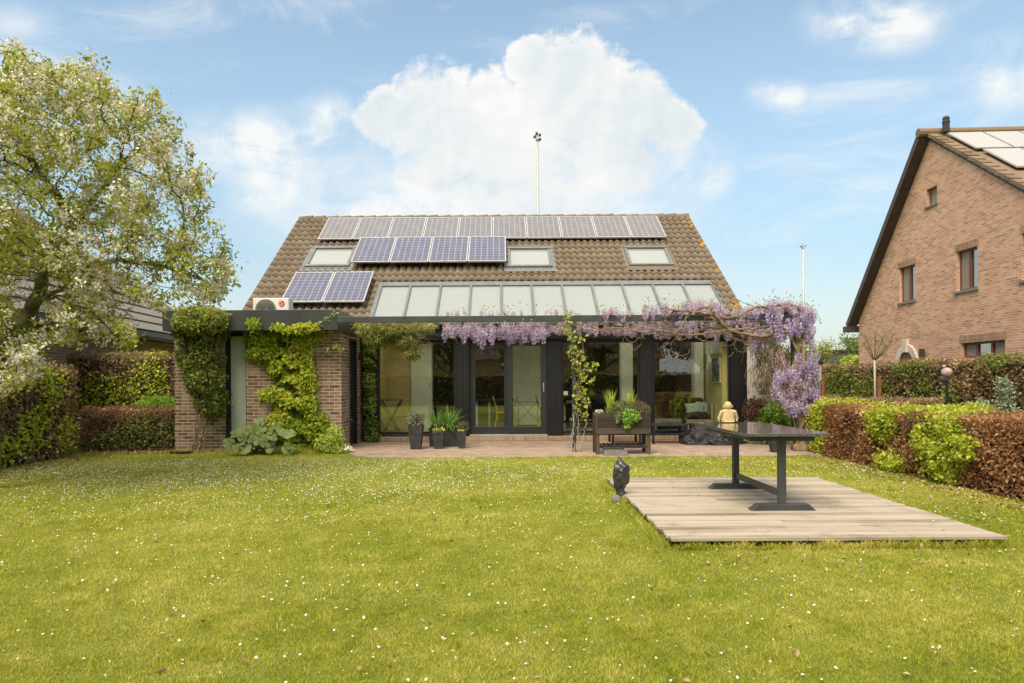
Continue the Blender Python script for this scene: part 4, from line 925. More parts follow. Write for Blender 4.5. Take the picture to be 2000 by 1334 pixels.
# sofa
so = thing('corner_sofa', (4.4, 16.7, FZ), 'corner sofa with grey wooden frame and black cushions behind the right window', 'sofa')
b = MB()
for x0, x1, y0, y1 in ((4.34, 4.98, 16.15, 16.95), (3.66, 4.33, 16.55, 17.25)):
    b.box(x0, x1, y0, y0+.04, .34, .43); b.box(x0, x1, y1-.04, y1, .34, .43)
    for xx in (x0, x1-.06): b.box(xx, xx+.06, y0+.042, y0+.1, FZ, .43); b.box(xx, xx+.06, y1-.1, y1-.042, FZ, .43)
b.box(4.93, 4.98, 16.2, 16.9, .44, .80); b.build('frame', M['lightwood'], so, .004)
b = MB(); b.box(4.35, 4.92, 16.16, 16.94, .435, .58); b.box(3.67, 4.34, 16.57, 17.22, .435, .58); b.build('seat_cushion', M['fabric_b'], so, .05)
b = MB(); b.box(4.62, 4.92, 16.75, 16.94, .59, .93); b.box(3.67, 4.6, 17.05, 17.22, .59, .92); b.build('back_cushion', M['fabric_b'], so, .05)
def cushion(px0, px1, py0, py1, Y, tilt, label):
    x0, x1, z0, z1 = X_(px0, Y), X_(px1, Y), Z_(px0, py1, Y), Z_(px0, py0, Y); V = []; n = 14
    for sgn in (-1, 1):
        for j in range(n+1):
            for i in range(n+1):
                u, v = i/n*2-1, j/n*2-1; pin = 1-.16*((1-u*u) if abs(v) > .01 else 0)*abs(v)**3; pin2 = 1-.16*(1-v*v)*abs(u)**3
                th = .075*((1-u**4)*(1-v**4))**.6*(1+.25*math.sin(u*7+v*5)*.4)
                X = u*(x1-x0)/2*pin2; Zz = v*(z1-z0)/2*pin; V.append(((x0+x1)/2+X*math.cos(tilt)-Zz*math.sin(tilt), Y+sgn*th+.25*(Zz), (z0+z1)/2+Zz*math.cos(tilt)+X*math.sin(tilt)))
    m = (n+1)**2; Fc = []
    for j in range(n):
        for i in range(n):
            a = j*(n+1)+i; q = [a, a+1, a+n+2, a+n+1]; Fc.append(q); Fc.append([m+k for k in q[::-1]])
    c = npmesh('cushion', np.array(V), [np.array(Fc)], M['mint'], loc=((x0+x1)/2, Y, z0), smooth=True)
    tag(c, label, 'cushion', 'mint cushions on the sofa')
cushion(1337, 1369, 786, 808, 16.5, .12, 'leftmost pale mint cushion on the black sofa')
cushion(1357, 1375, 784, 807, 16.55, -.15, 'middle pale mint cushion on the black sofa')
cushion(1371, 1386, 785, 808, 16.62, -.2, 'rightmost pale mint cushion on the black sofa')
# folding tray stand
t = thing('folding_stand', (X_(762, 15.95), 15.95, FZ), 'black folding stand with crossed legs behind the left window', 'stand')
xa, xb = X_(743, 15.95), X_(783, 15.95)
for yy in (15.85, 16.15):
    MB().bar((xa, yy, .93), (xb-.05, yy, FZ+.01), .02, .03).build('leg', M['black'], t); MB().bar((xb, yy+.025, .93), (xa+.05, yy+.025, FZ+.01), .02, .03).build('leg', M['black'], t)
b = MB()
for xx in (xa, xb): b.box(xx-.015, xx+.015, 15.83, 16.2, .93, .96)
b.box(xa, xb, 15.83, 15.845, .935, .955); b.build('top_rail', M['black'], t, .002)
# dining furniture
t = thing('dining_table', (X_(955, 17.6), 17.6, FZ), 'white dining table in the dark room behind the sliding doors', 'table')
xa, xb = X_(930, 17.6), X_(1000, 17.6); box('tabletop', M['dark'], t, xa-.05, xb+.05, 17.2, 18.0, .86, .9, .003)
for xx in (xa, xb-.6, xb):
    for yy in (17.25, 17.9): box('leg', M['white'], t, xx, xx+.03, yy, yy+.03, FZ, .86)
def chair(px, Y, d, label):
    X = X_(px, Y); c = thing('dining_chair', (X, Y, FZ), label, 'chair', 'yellow dining chairs'); s = .42
    box('seat', M['yellow'], c, min(X, X+d*s), max(X, X+d*s), Y, Y+.42, .575, .6, .006)
    for yy in (Y+.005, Y+.385):
        MB().bar((X, yy+.015, .59), (X-d*.13, yy+.015, .99), .03, .03, (0, 1, 0)).build('back_post', M['yellow'], c)
        MB().bar((X+d*.03, yy+.015, .575), (X-d*.1, yy+.015, FZ), .03, .03, (0, 1, 0)).build('leg', M['yellow'], c); MB().bar((X+d*(s-.03), yy+.015, .575), (X+d*(s+.03), yy+.015, FZ), .03, .03, (0, 1, 0)).build('leg', M['yellow'], c)
    b = MB(); b.bar((X-d*.11, Y+.02, .95), (X-d*.11, Y+.4, .95), .02, .08); b.bar((X-d*.07, Y+.02, .80), (X-d*.07, Y+.4, .80), .02, .05); b.build('backrest', M['yellow'], c)
chair(972, 17.0, 1, 'yellow chair in profile behind the left sliding door pane')
chair(1001, 16.9, -1, 'yellow chair showing one leg left of the crossed black stand')
chair(1057, 17.0, 1, 'yellow chair at the right edge of the sliding door pane')
t = thing('folding_stand', (X_(1031, 16.6), 16.6, FZ), 'thin black crossed frame stand between two yellow chairs behind the sliding door', 'stand')
xa, xb = X_(1010, 16.6), X_(1052, 16.6)
b = MB(); b.bar((xa, 16.6, .86), (xb, 16.6, .86), .012, .012); b.build('top_rail', M['black'], t)
for p, q in (((xa+.03, .86), (xb-.02, .38)), ((xb-.03, .86), (xa+.02, .38)), ((xa+.03, .86), (xa+.03, FZ)), ((xb-.03, .86), (xb-.03, FZ))): MB().bar((p[0], 16.6, p[1]), (q[0], 16.6, q[1]), .011, .011).build('leg', M['black'], t)

# ================================================================== LEFT NEIGHBOUR BUNGALOW
e0 = Vector((-8.6, 9.0, 2.72)); e1 = Vector((-9.6, 23.0, 2.72)); r1 = Vector((-14.0, 19.5, 6.35)); r0 = Vector((-13.2, 7.0, 6.35))
bung = thing('bungalow', (-11, 16, 0), 'bungalow with grey tiled hipped roof and dark gutter behind the apple tree', 'house')
def slab(name, pts, mat, parent, nrm_t=.06):
    pts = [Vector(p) for p in pts]; n = (pts[1]-pts[0]).cross(pts[2]-pts[0]).normalized(); n = n if n.z > 0 else -n; k = len(pts)
    mb = MB(); mb.add([p for p in pts]+[p-n*nrm_t for p in pts], [tuple(range(k)), tuple(range(2*k-1, k-1, -1))]+[(i, (i+1) % k, (i+1) % k+k, i+k) for i in range(k)])
    return mb.build(name, mat, parent)
slab('roof', [e0, e1, r1, r0], M['tile_l'], bung)
e2 = Vector((-18.5, 23.2, 2.72)); slab('roof', [e1, e2, r1], M['tile_l'], bung)
ed = (e1-e0); es = (r0-e0); c = MB(); nk = 13
for k in range(nk):
    a = e0.lerp(r0, k/nk); b_ = e1.lerp(r1, k/nk); a2 = e0.lerp(r0, (k+1)/nk); b2 = e1.lerp(r1, (k+1)/nk); n_ = (b_-a).cross(a2-a).normalized(); n_ = n_ if n_.z > 0 else -n_
    c.add([a+n_*.012, b_+n_*.012, b_+n_*.05, a+n_*.05, a2+n_*.012, b2+n_*.012], [(0, 1, 2, 3), (3, 2, 5, 4), (0, 3, 4), (1, 5, 2)])
c.build('tile_courses', M['tile_l'], bung)
MB().tube([e1+Vector((0, 0, .04)), r1+Vector((0, 0, .06))], .09, 8).build('hip_tiles', M['tile_l'], bung)
MB().tube([r0+Vector((0, 0, .04)), r1+Vector((0, 0, .04))], .09, 8).build('ridge_tiles', M['tile_l'], bung)
g_ = MB(); nrm = Vector((1, .07, 0)).normalized()
g_.obox(e0+nrm*.0-Vector((0, 0, .16)), ed, nrm*.12, (0, 0, .13)); g_.build('gutter', M['anth'], bung, .01)
MB().obox(e0-nrm*.45-Vector((0, 0, .2)), ed, nrm*.45, (0, 0, .03)).build('soffit', M['black'], bung)
w0, w1 = e0-nrm*.45, e1-nrm*.45+Vector((.03, -.4, 0)); MB().obox((w0.x, w0.y, 0), (w1.x-w0.x, w1.y-w0.y, 0), -nrm*.2, (0, 0, 2.53)).build('wall', M['brick_l'], bung)
MB().box(-18, w1.x-.2, w1.y-.2, w1.y, 0, 2.53).build('wall', M['brick_l'], bung)

# ================================================================== RIGHT NEIGHBOUR GABLED HOUSE
NE = Vector((.043, 1, 0)).normalized(); NQ = Vector((13.0, 20.9, 0)); NN = Vector((NE.y, -NE.x, 0))     # NN points into the house (+x)
def wallpt(px, py, off=0.0):
    d = Vector(((px-CX)/F, 1, -((py-CY)+ROLL*(px-CX))/F)); C = Vector((0, 0, HC)); q = NQ+NN*off; k = (q-C).dot(NN)/d.dot(NN); p = C+d*k
    return (p-NQ).dot(NE), p.z
def wp(a, b, d=0): return NQ+NE*a+NN*d+Vector((0, 0, b))
nb = thing('gabled_house', wp(-3, 0, 3), 'tall neighbouring house with salmon brick gable, brown eaves and solar panels', 'house')
aL, zL = wallpt(1678, 628); aP, zP = wallpt(1819, 272); aR1, zR1 = wallpt(2000, 373)
sl = (zP-zR1)/(aP-aR1); aR = aP-(zP-3.3)/sl; zR = 3.3
def rect(p, q):
    """window hole from bottom-left pixel and top-right pixel"""
    a0, z0 = wallpt(*p); a1, z1 = wallpt(*q); return [(a0, z0), (a1, z0), (a1, z1), (a0, z1)]
holes = [rect((1811.5, 404), (1832, 361)), rect((1757, 592), (1788, 515)), rect((1869, 570), (1910, 480)), rect((1877, 700), (1963, 663)), rect((1997, 548), (2032, 446))]
wall_holes('wall', M['brick_n'], nb, [(aL, 0), (aL, zL), (aP, zP), (aR, zR), (aR, 0)], holes, wp, .16)
wsp = [(0, 0), (1, 0), (1, 0), (2, 0), (1, 0)]
for i, h_ in enumerate(holes):
    (a0, z0), (a1, _), (_, z1), _ = h_; a0, a1 = min(a0, a1), max(a0, a1); t = .055
    def ob(mb, u0, u1, v0, v1, d0, d1): return mb.obox(wp(u0, v0, d0), NE*(u1-u0), NN*(d1-d0), (0, 0, v1-v0))
    f = MB(); ob(f, a0, a1, z0, z0+t, .10, .17); ob(f, a0, a1, z1-t, z1, .10, .17); ob(f, a0, a0+t, z0+t, z1-t, .10, .17); ob(f, a1-t, a1, z0+t, z1-t, .10, .17)
    if i in (1, 2, 4): m_ = (a0+a1)/2; ob(f, m_-.05, m_+.05, z0+t, z1-t, .095, .165)
    if i == 3:
        for q in (.36, .70): m_ = a0+(a1-a0)*q; ob(f, m_-.04, m_+.04, z0+t, z1-t, .095, .165)
    w = f.build('window', M['brownwood'], nb, .004)
    p_ = MB(); ob(p_, a0+t, a1-t, z0+t, z1-t, .135, .145); p_.build('pane', M['glass_n'], w)
    c_ = MB(); ob(c_, a0+t, a1-t, z0+t, z1-t, .19, .2); c_.build('curtain', M['curtain'] if i in (1, 2) else M['screen'], w)
    if i in (1, 2, 4, 3, 0):
        c_ = MB(); hi = a1-t if i != 3 else a0+(a1-a0)*.99; lo = (a0+a1)/2+.05 if i in (1, 2, 4) else a0+t
        if i == 3: ob(c_, a0+(a1-a0)*.70, a1-t, z0+t, z1-t, .12, .125); q2 = MB(); ob(q2, a0+t, a0+(a1-a0)*.3, z0+t, z1-t, .12, .125); q2.build('insect_screen', M['screen'], w)
        elif i == 0: ob(c_, a0+t, a1-t, z0+t, z1-t, .12, .125)
        else: ob(c_, lo, hi, z0+t, z1-t, .12, .125)
        c_.build('insect_screen', M['screen'], w)
    if i != 3: c_ = MB(); ob(c_, a0-.06, a1+.06, z0-.07, z0-.001, -.05, .10); c_.build('sill', M['stone'], w, .004)
    if i != 0: c_ = MB(); ob(c_, a0-.06, a1+.06, z1+.001, z1+.2, -.004, .02); c_.build('lintel', M['soldier'], w)
# other walls and roof of the gabled house
D_ = 11.0
b = MB(); b.obox(wp(aL-.25, 0, .02), NE*.23, NN*D_, (0, 0, zL)); b.build('wall', M['brick_n'], nb)
def nroof(name, pA, pB, off0, off1, th, mat):
    """slab along a rake from (a,z) pA to pB, from depth off0 to off1"""
    A, B = wp(*pA, off0), wp(*pB, off0); d = (B-A).normalized(); up = NN.cross(d); up = up if up.z > 0 else -up
    return MB().obox(A, B-A, NN*(off1-off0), up*th).build(name, mat, nb)
dl = Vector((aL-aP, zL-zP)).normalized(); dr = Vector((aR-aP, zR-zP)).normalized()
eL = (aL+dl.x*.28, zL+dl.y*.28-.0); OV = -.30
nroof('soffit', (aP, zP+.02), eL, OV, 0, .10, M['soffit'])
nroof('roof', (aP-.0, zP+.13), (eL[0], eL[1]+.11), OV-.03, D_, .12, M['tile_n'])
nroof('barge_board', (aP, zP+.0), eL, OV-.035, OV, .20, M['soffit'])
b = MB(); b.obox(wp(eL[0]-.05, eL[1]-.16, OV-.04), NE*.42, NN*(D_), (0, 0, .22)); b.build('gutter_box', M['soffit'], nb, .01)
mb = MB(); rl = math.hypot(aR-aP, zR-zP); nT = int(rl/.33)
A = wp(aP, zP+.06, -.10); dR = (NE*dr.x+Vector((0, 0, dr.y))); upR = NN.cross(dR); upR = upR if upR.z > 0 else -upR
nroof('roof', (aP, zP+.10), (aR, zR+.10), -.04, D_, .06, M['tile_n'])
for k in range(nT): mb.obox(A+dR*(k*.33)+upR*(.0), dR*.36+upR*.03, NN*.28, upR*.11)
mb.build('verge_tiles', M['tile_n'], nb, .01)
nroof('verge_board', (aP, zP-.02), (aR, zR-.02), -.03, .0, .09, M['soffit'])
MB().tube([wp(aP, zP+.20, OV-.06), wp(aP, zP+.20, D_)], .13, 10).build('ridge_tiles', M['tile_n'], nb)
mb = MB(); ca = wp(aP-.3, zP+.1, .3); mb.tube([ca, ca+Vector((0, 0, .28)), ca+Vector((0, 0, .29)), ca+Vector((0, 0, .38)), ca+Vector((0, 0, .39)), ca+Vector((0, 0, .46))], [.10, .095, .11, .085, .10, .075], 14); mb.build('chimney_pipe', M['pot'], nb)
for r_ in range(2):
    for k in range(5):
        s0 = .35+r_*1.72+.05; o0 = (.30 if r_ == 0 else .42)+k*1.05-.0
        A_ = wp(aP, zP+.26, 0)+dR*s0+NN*o0
        f = MB().obox(A_, dR*1.62, NN*1.0, upR*.04).build('solar_panel', M['silver'], nb, .003)
        MB().obox(A_+dR*.03+NN*.03+upR*.041, dR*1.56, NN*.94, upR*.004).build('cells', M['solar3'], f)
# arched service door with stone surround
da, dz = wallpt(1772, 712); dz_ = wallpt(1772, 683)[1]; rin = .42; rout = .66; zc_ = wallpt(1772, 712)[1]; yc = da
ar = MB(); seg = 14
for k in range(seg):
    t0, t1 = math.pi*k/seg, math.pi*(k+1)/seg-.012
    q = [(yc+r*math.cos(t), zc_+r*math.sin(t)) for r, t in ((rin, t0), (rout, t0), (rout, t1), (rin, t1))]
    ar.add([wp(*p, -.06) for p in q]+[wp(*p, .2) for p in q], [(0, 1, 2, 3), (7, 6, 5, 4), (0, 4, 5, 1), (1, 5, 6, 2), (2, 6, 7, 3), (3, 7, 4, 0)])
for s_ in (-1, 1):
    ar.obox(wp(yc+s_*rin if s_ > 0 else yc-rout, 0, -.06), NE*(rout-rin), NN*.26, (0, 0, zc_-.01)); ar.obox(wp(yc+s_*(rin+rout)/2-.16, zc_-.16, -.09), NE*.32, NN*.2, (0, 0, .13))
ar.obox(wp(yc-.11, zc_+rin-.03, -.10), NE*.22, NN*.2, (0, 0, .42)); ar.build('door_surround', M['cream'], nb, .008)
dp = [(yc-rin, 0), (yc+rin, 0)]+[(yc+rin*math.cos(t), zc_+rin*math.sin(t)) for t in np.linspace(0, math.pi, 14)]
dm = MB(); k = len(dp); dm.add([wp(*p, -.008) for p in dp], [tuple(range(k))]); dm.build('door', M['brownwood'], nb)
la, lz = wallpt(1807, 689); b = MB(); b.obox(wp(la-.06, lz-.12, -.16), NE*.12, NN*.12, (0, 0, .24)); b.obox(wp(la-.02, lz-.02, -.04), NE*.04, NN*.05, (0, 0, .05)); b.build('wall_lamp', M['pot'], nb, .006)

# dark flat building far right, pole masts
db = thing('flat_building', (X_(1622, 45), 45, 0), 'dark grey flat roofed building far behind the hedge, left of the salmon brick house', 'building')
xa, xb = X_(1596, 45), X_(1690, 45); zt_ = Z_(1625, 683, 45)
box('wall', M['dgrey'], db, xa, xb, 45, 52, 0, zt_-.15); box('roof_edge', M['anth'], db, xa-.1, xb+.1, 44.9, 52.1, zt_-.148, zt_, .01)
def mast(px, ytop, Y, w0, w1, label, head):
    X = X_(px, Y); zt_ = Z_(px, ytop, Y); t = thing('floodlight_mast', (X, Y, 0), label, 'mast')
    MB().tube([(X, Y, 0), (X, Y, zt_-.5)], [w0, w1], 12).build('pole', M['galv'], t, smooth=True)
    h = MB(); h.box(X-w1*1.5, X+w1*1.5, Y-.15, Y+.15, zt_-.55, zt_-.25); h.build('bracket', M['galv'], t, .01)
    for dx, dz in head:
        b = MB(); b.obox((X+dx-.10, Y-.2, zt_+dz), (.20, 0, .05), (0, .3, 0), (0, 0, .13)); b.build('lamp_head', M['dgrey'], t, .02)
    MB().tube([(X-.1, Y, zt_-.3), (X-.1, Y, zt_+.1)], .03, 6).build('antenna', M['dgrey'], t)
mast(1052.5, 259, 50, .125, .09, 'tall pale floodlight mast rising behind the ridge of the tiled roof', [(-.2, -.42), (.17, -.3), (.18, -.62), (-.05, -.2)])
mast(1570, 477, 90, .17, .13, 'distant pale floodlight mast in the gap right of the wisteria', [(-.3, -.4), (.25, -.35)])
# ================================================================== HEDGES
def hedge(label, p0, p1, width, h, n, L, mats, green=None, twigs=2500, z0=0.0, wob=.06, cat='hedge', inset=.13):
    """clipped hedge between ground points p0 and p1; mats = (main leaf, green leaf); green(P)-> bool"""
    p0 = np.array([*p0, 0.]); p1 = np.array([*p1, 0.]); Ln = np.linalg.norm(p1-p0); e = (p1-p0)/Ln; s = np.array([e[1], -e[0], 0])
    t = thing('clipped_hedge', tuple((p0+p1)/2), label, cat)
    # core: lumpy inner mass of branches
    w = width/2-inset; m = int(Ln/.16); V = []; prof = [(-w, .06), (-w, h*.5), (-w, h-inset), (0, h-inset*.9), (w, h-inset), (w, h*.5), (w, .06)]
    for i in range(m+1):
        for a, b in prof: V.append(p0+e*(inset+(Ln-2*inset)*i/m)+s*a+np.array([0, 0, b]))
    V = np.array(V); V += (vnoise(V, 4, 2)[:, None]-.5)*np.array([.12, .12, .08]); k = len(prof)
    Fc = [[i*k+j, i*k+j+1, (i+1)*k+j+1, (i+1)*k+j] for i in range(m) for j in range(k-1)]
    caps = [list(range(k)), list(range(m*k+k-1, m*k-1, -1))]
    npmesh('core', V, [np.array(Fc), np.array(caps)], M['core'], t)
    # shell points on the five faces
    def shell(n, deep):
        A = np.array([h*Ln, h*Ln, width*Ln, h*width, h*width]); f = rng.choice(5, n, p=A/A.sum()); u = rng.random(n); v = rng.random(n); dp = rng.random(n)**1.3*deep
        a = np.zeros((n, 3)); N = np.zeros((n, 3)); lat = (u-.5)*width
        for q in range(5):
            k_ = f == q
            if q < 2:
                sg = (-1, 1)[q]; a[k_] = p0+e*(u[k_]*Ln)[:, None]+s*(sg*(width/2-dp[k_]))[:, None]+np.array([0, 0, 1])*(.03+v[k_]*(h-.03))[:, None]; N[k_] = s*sg
            elif q == 2: a[k_] = p0+e*(v[k_]*Ln)[:, None]+s*lat[k_][:, None]+np.array([0, 0, 1])*(h-dp[k_])[:, None]; N[k_] = (0, 0, 1)
            else:
                sg = (1, -1)[q-3]; b = dp if q == 3 else Ln-dp; a[k_] = p0+e*b[k_][:, None]+s*lat[k_][:, None]+np.array([0, 0, 1])*(.03+v[k_]*(h-.03))[:, None]; N[k_] = -e*sg
        a += N*(vnoise(a, 1.6, 5)[:, None]-.5)*wob*2; a[:, 2] = np.maximum(a[:, 2], .02); return a, N
    a, N = shell(n, .16)
    gmask = green(a+rng.normal(0, .07, a.shape)) if green else np.zeros(n, bool)
    keep = vnoise(a, 3.1, 9) > .16; b_ = a[~gmask & keep]
    rn = np.clip(vnoise(b_, 2.2, 4)*.7+rng.random(len(b_))*.4-.05, 0, 1)
    leaves('dry_foliage', mats[0], t, b_, L, bias=N[~gmask & keep]+[0, 0, .3], b=.45, ratio=.55, rnd=rn, jit=.5)
    if gmask.sum() > 10:
        P = a[gmask]; NN_ = N[gmask]; P = P+NN_*(rng.random(len(P))*.10)[:, None]
        leaves('new_growth', mats[1], t, P, L*1.15, bias=NN_+[0, 0, .5], b=.6, ratio=.7)
    # twigs
    a, N = shell(twigs, .12); q = a-N*rng.uniform(.06, .2, (twigs, 1))+rng.normal(0, .07, (twigs, 3)); q[:, 2] = np.maximum(q[:, 2], .0)
    sticks('twigs', M['twig'], t, q, a+N*.02, .004, .0018)
    return t
def blobs(lst, Yax=True):
    """green patches: list of (x, y, z, rx, ry, rz) world ellipsoids with ragged edges"""
    def f(P):
        o = np.zeros(len(P), bool); nz = (vnoise(P, 5, 21)-.5)*.9
        for x, y, z, a, b, c in lst: o |= (((P[:, 0]-x)/a)**2+((P[:, 1]-y)/b)**2+((P[:, 2]-z)/c)**2)+nz < 1
        return o
    return f
gr = blobs([(5.8, 10.35, .72, .6, .34, .26), (5.75, 8.95, .5, .32, .5, .45), (6.5, 9.9, .92, .4, .7, .10), (5.7, 10.1, .12, .3, .35, .16), (5.8, 12.45, .5, .3, .25, .6), (6.3, 12.5, .88, .6, .2, .10)])
hedge('low clipped copper beech hedge with bright green patches right of the deck', (6.28, 5.2), (6.28, 12.7), 1.12, .90, 88000, .042, (M['l_beech'], M['l_fresh']), gr, 5000)
# bulging fresh shoots on it
t = bpy.data.objects['clipped_hedge']
P = np.vstack([ell3((5.74, 10.35, .70), (.12, .33, .22), 1300), ell3((5.72, 9.0, .58), (.15, .50, .32), 2900), ell3((5.68, 8.75, .30), (.14, .32, .26), 1200), ell3((6.35, 9.9, .92), (.35, .6, .05), 800), ell3((5.62, 8.3, .60), (.10, .22, .07), 260), ell3((5.62, 8.35, .44), (.08, .16, .06), 160), ell3((5.7, 10.1, .14), (.12, .3, .12), 450)])
P = P[(vnoise(P, 7, 31) > .38) & (vnoise(P, 3, 32) > .30)]; P[:, 2] = np.maximum(P[:, 2], .03)
leaves('fresh_shoots', M['l_fresh'], t, P, .055, bias=(-.8, -.3, .8), b=.5, ratio=.72)
gr = blobs([(10.6, 21.5, 1.2, 1, .9, .5), (10.6, 19.6, .9, 1, 1.2, .5), (10.6, 17.3, .8, 1, .5, .5), (10.6, 17.9, 1.6, 1, .8, .2), (10.6, 23.5, 1.6, 1, .8, .3), (10.6, 14.8, 1.75, 1, .5, .2), (10.6, 16.2, .9, 1, .35, .3), (10.6, 13.2, 1.4, .5, .3, .2)])
hedge('tall clipped hedge of mixed dry and green leaves in front of the salmon brick house', (11.1, 11.5), (11.1, 27.0), 1.0, 1.80, 60000, .065, (M['l_beechd'], M['l_moss']), gr, 5000)
hedge('low brown clipped hedge right of the bare pollard tree, in front of the tall hedge', (8.75, 16.5), (10.4, 16.5), .8, .90, 7000, .05, (M['l_beechd'], M['l_moss']), None, 1200)
hedge('short low brown hedge between wisteria and the bare pollard tree', (7.3, 17.5), (8.8, 17.5), .8, .90, 6000, .05, (M['l_beechd'], M['l_moss']), None, 1000)
gr = blobs([(-8.0, 12.2, 1.3, .4, .3, .4), (-8.0, 11.7, .6, .4, .35, .4), (-8.0, 12.5, .5, .4, .25, .3), (-8, 10.9, 1.2, .4, .2, .25), (-8, 11.1, .3, .4, .3, .2)])
hedge('brown hedge with fresh green shoots under the apple tree at the left', (-8.55, 6.5), (-8.55, 12.9), 1.0, 1.65, 30000, .06, (M['l_beechd'], M['l_fresh']), gr, 5000)
gr = blobs([(-8.6, 15, 1.0, .5, .8, .6), (-7.6, 15, 1.3, .45, .8, .7), (-7.6, 15, .5, .6, .8, .3), (-9.4, 15, .4, .6, .8, .4)])
hedge('tall brown beech hedge behind the low one, left of the brick annex', (-11.2, 15.4), (-6.75, 15.1), 1.0, 2.02, 26000, .055, (M['l_beechd'], M['l_creeper']), gr, 5000)
gr = blobs([(-7.1, 13.7, .35, .8, .6, .35), (-8.1, 13.6, .2, .3, .6, .2)])
hedge('low twiggy hedge with mossy green inside, directly left of the brick annex', (-8.5, 13.95), (-6.62, 13.95), .6, .86, 7500, .045, (M['l_beech'], M['l_moss']), gr, 4200, inset=.2)
t = thing('juniper', (-7.3, 14.5, 0), 'feathery yellow green juniper between the low and the tall hedge left of the annex', 'shrub')
leaves('foliage', M['l_bush'], t, ell3((-7.15, 14.42, .76), (.75, .28, .36), 5000, .5), .06, ratio=.2, bias=(0, -.3, .8), b=.6)
sticks('stem', M['twig'], t, np.tile([-7.2, 14.45, 0], (14, 1))+rng.normal(0, .1, (14, 3))*[1, .4, 0], ell3((-7.1, 14.42, .6), (.6, .2, .3), 14), .012, .004)

# ================================================================== CREEPERS ON THE ANNEX
def stems(mbr, pts, r, wob=.02, n=8, sides=6):
    c = curve(pts, n); c = [p+Vector(rng.normal(0, wob, 3)) if 0 < i < len(c)-1 else p for i, p in enumerate(c)]
    rr = [r*(1-.7*i/len(c)) for i in range(len(c))]; mbr.tube(c, rr, sides)
t = thing('climbing_rose', (X_(388, 13.35), 13.35, 0), 'dense dark green climbing rose on bare stems at the left end of the annex', 'climber')
b = MB()
for k in range(6):
    x0 = 372+k*5+random.uniform(-3, 3)
    stems(b, [P_(x0, 886, 13.3), P_(x0+8, 840, 13.28), P_(388+k*6, 780, 13.25), P_(380+k*8, 710, 13.2), P_(370+k*12, 640, 13.1)], .016, .012)
b.build('stem', M['vine'], t, smooth=True)
el = [(392, 655, 52, 30), (396, 700, 46, 36), (405, 745, 42, 34), (418, 785, 34, 30), (360, 625, 26, 24), (430, 640, 24, 36), (375, 690, 26, 30)]
P = ell_points(el, 6200, 13.42, .42); P = P[vnoise(P, 4.5, 7) > .33]
P = np.vstack([P, ell_points([(398, 618, 54, 18), (385, 632, 46, 20), (420, 630, 30, 20)], 2300, 13.08, .4)])
leaves('foliage', M['l_rose'], t, P, .07, bias=(0, -1, .5), b=.45, ratio=.6, rnd=np.clip(.25+.5*vnoise(P, 2.5, 3)+(P[:, 2]-1.9)*.3, 0, 1))
t = thing('wall_creeper', (X_(590, 13.35), 13.4, 0), 'bright yellow green creeper covering the annex wall right of the tall pane', 'climber')
b = MB()
for x0, x1, x2, x3 in ((600, 590, 570, 520), (606, 600, 600, 590), (596, 570, 540, 500), (612, 608, 618, 612), (600, 585, 560, 545)):
    stems(b, [P_(x0, 884, 13.42), P_(x1, 800, 13.44), P_(x2, 720, 13.44), P_(x3, 650, 13.44)], .014, .012)
b.build('stem', M['vine'], t, smooth=True)
el = [(500, 640, 20, 18), (520, 662, 42, 20), (565, 668, 48, 26), (600, 655, 34, 18), (515, 690, 34, 18), (570, 705, 46, 30), (585, 745, 36, 36), (545, 772, 52, 15), (520, 690, 30, 16), (580, 790, 44, 30), (600, 830, 46, 36), (560, 830, 40, 30), (625, 862, 42, 24), (590, 872, 40, 18), (548, 718, 26, 16)]
P = ell_points(el, 9500, 13.5, .26); P = P[vnoise(P, 4.2, 17) > .30]
P = np.vstack([P, ell_points([(497, 634, 12, 12), (545, 641, 14, 6), (600, 640, 22, 8), (575, 645, 30, 6)], 420, 13.02, .1)])
leaves('foliage', M['l_creeper'], t, P, .078, bias=(0, -1, .7), b=.6, ratio=.75, rnd=np.clip(.62*vnoise(P, 2.8, 8)+.25*vnoise(P, 9, 18)+.1, 0, 1))
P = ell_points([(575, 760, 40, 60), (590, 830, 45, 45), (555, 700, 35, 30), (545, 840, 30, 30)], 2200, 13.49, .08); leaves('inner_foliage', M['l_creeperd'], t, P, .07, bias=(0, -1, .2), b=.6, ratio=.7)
b = MB(); pts = [(600, 652), (612, 642), (622, 632), (636, 624), (655, 612)]; stems(b, [P_(x, y, 13.02) for x, y in pts], .006, .006); pts = [(590, 655), (608, 645), (625, 648), (645, 644), (660, 648)]; stems(b, [P_(x, y, 13.38) for x, y in pts], .006, .006)
pts = [(606, 660), (608, 700), (606, 740), (613, 780), (616, 810), (630, 840), (645, 862)]; stems(b, [P_(x, y, 13.3) for x, y in pts], .012, .01)
b.build('tendril', M['l_lime'], t)
P = np.vstack([np.array([P_(x+random.uniform(-4, 4), y+random.uniform(-3, 3), 13.0) for k in range(9)]) for x, y in ((612, 640), (625, 632), (640, 622), (655, 612))]+[np.array([P_(x+random.uniform(-5, 5), y+random.uniform(-6, 6), 13.27) for k in range(16)]) for x, y in ((607, 690), (606, 710), (605, 730), (610, 760), (612, 780), (614, 800), (625, 645), (645, 644), (655, 675), (665, 680), (640, 682))])
leaves('tip_leaves', M['l_lime'], t, P, .05, bias=(0, -1, .5), b=.6, ratio=.6)
t = thing('golden_shrub', (X_(655, 13.2), 13.2, 0), 'small golden leaved shrub at the foot of the annex corner', 'shrub')
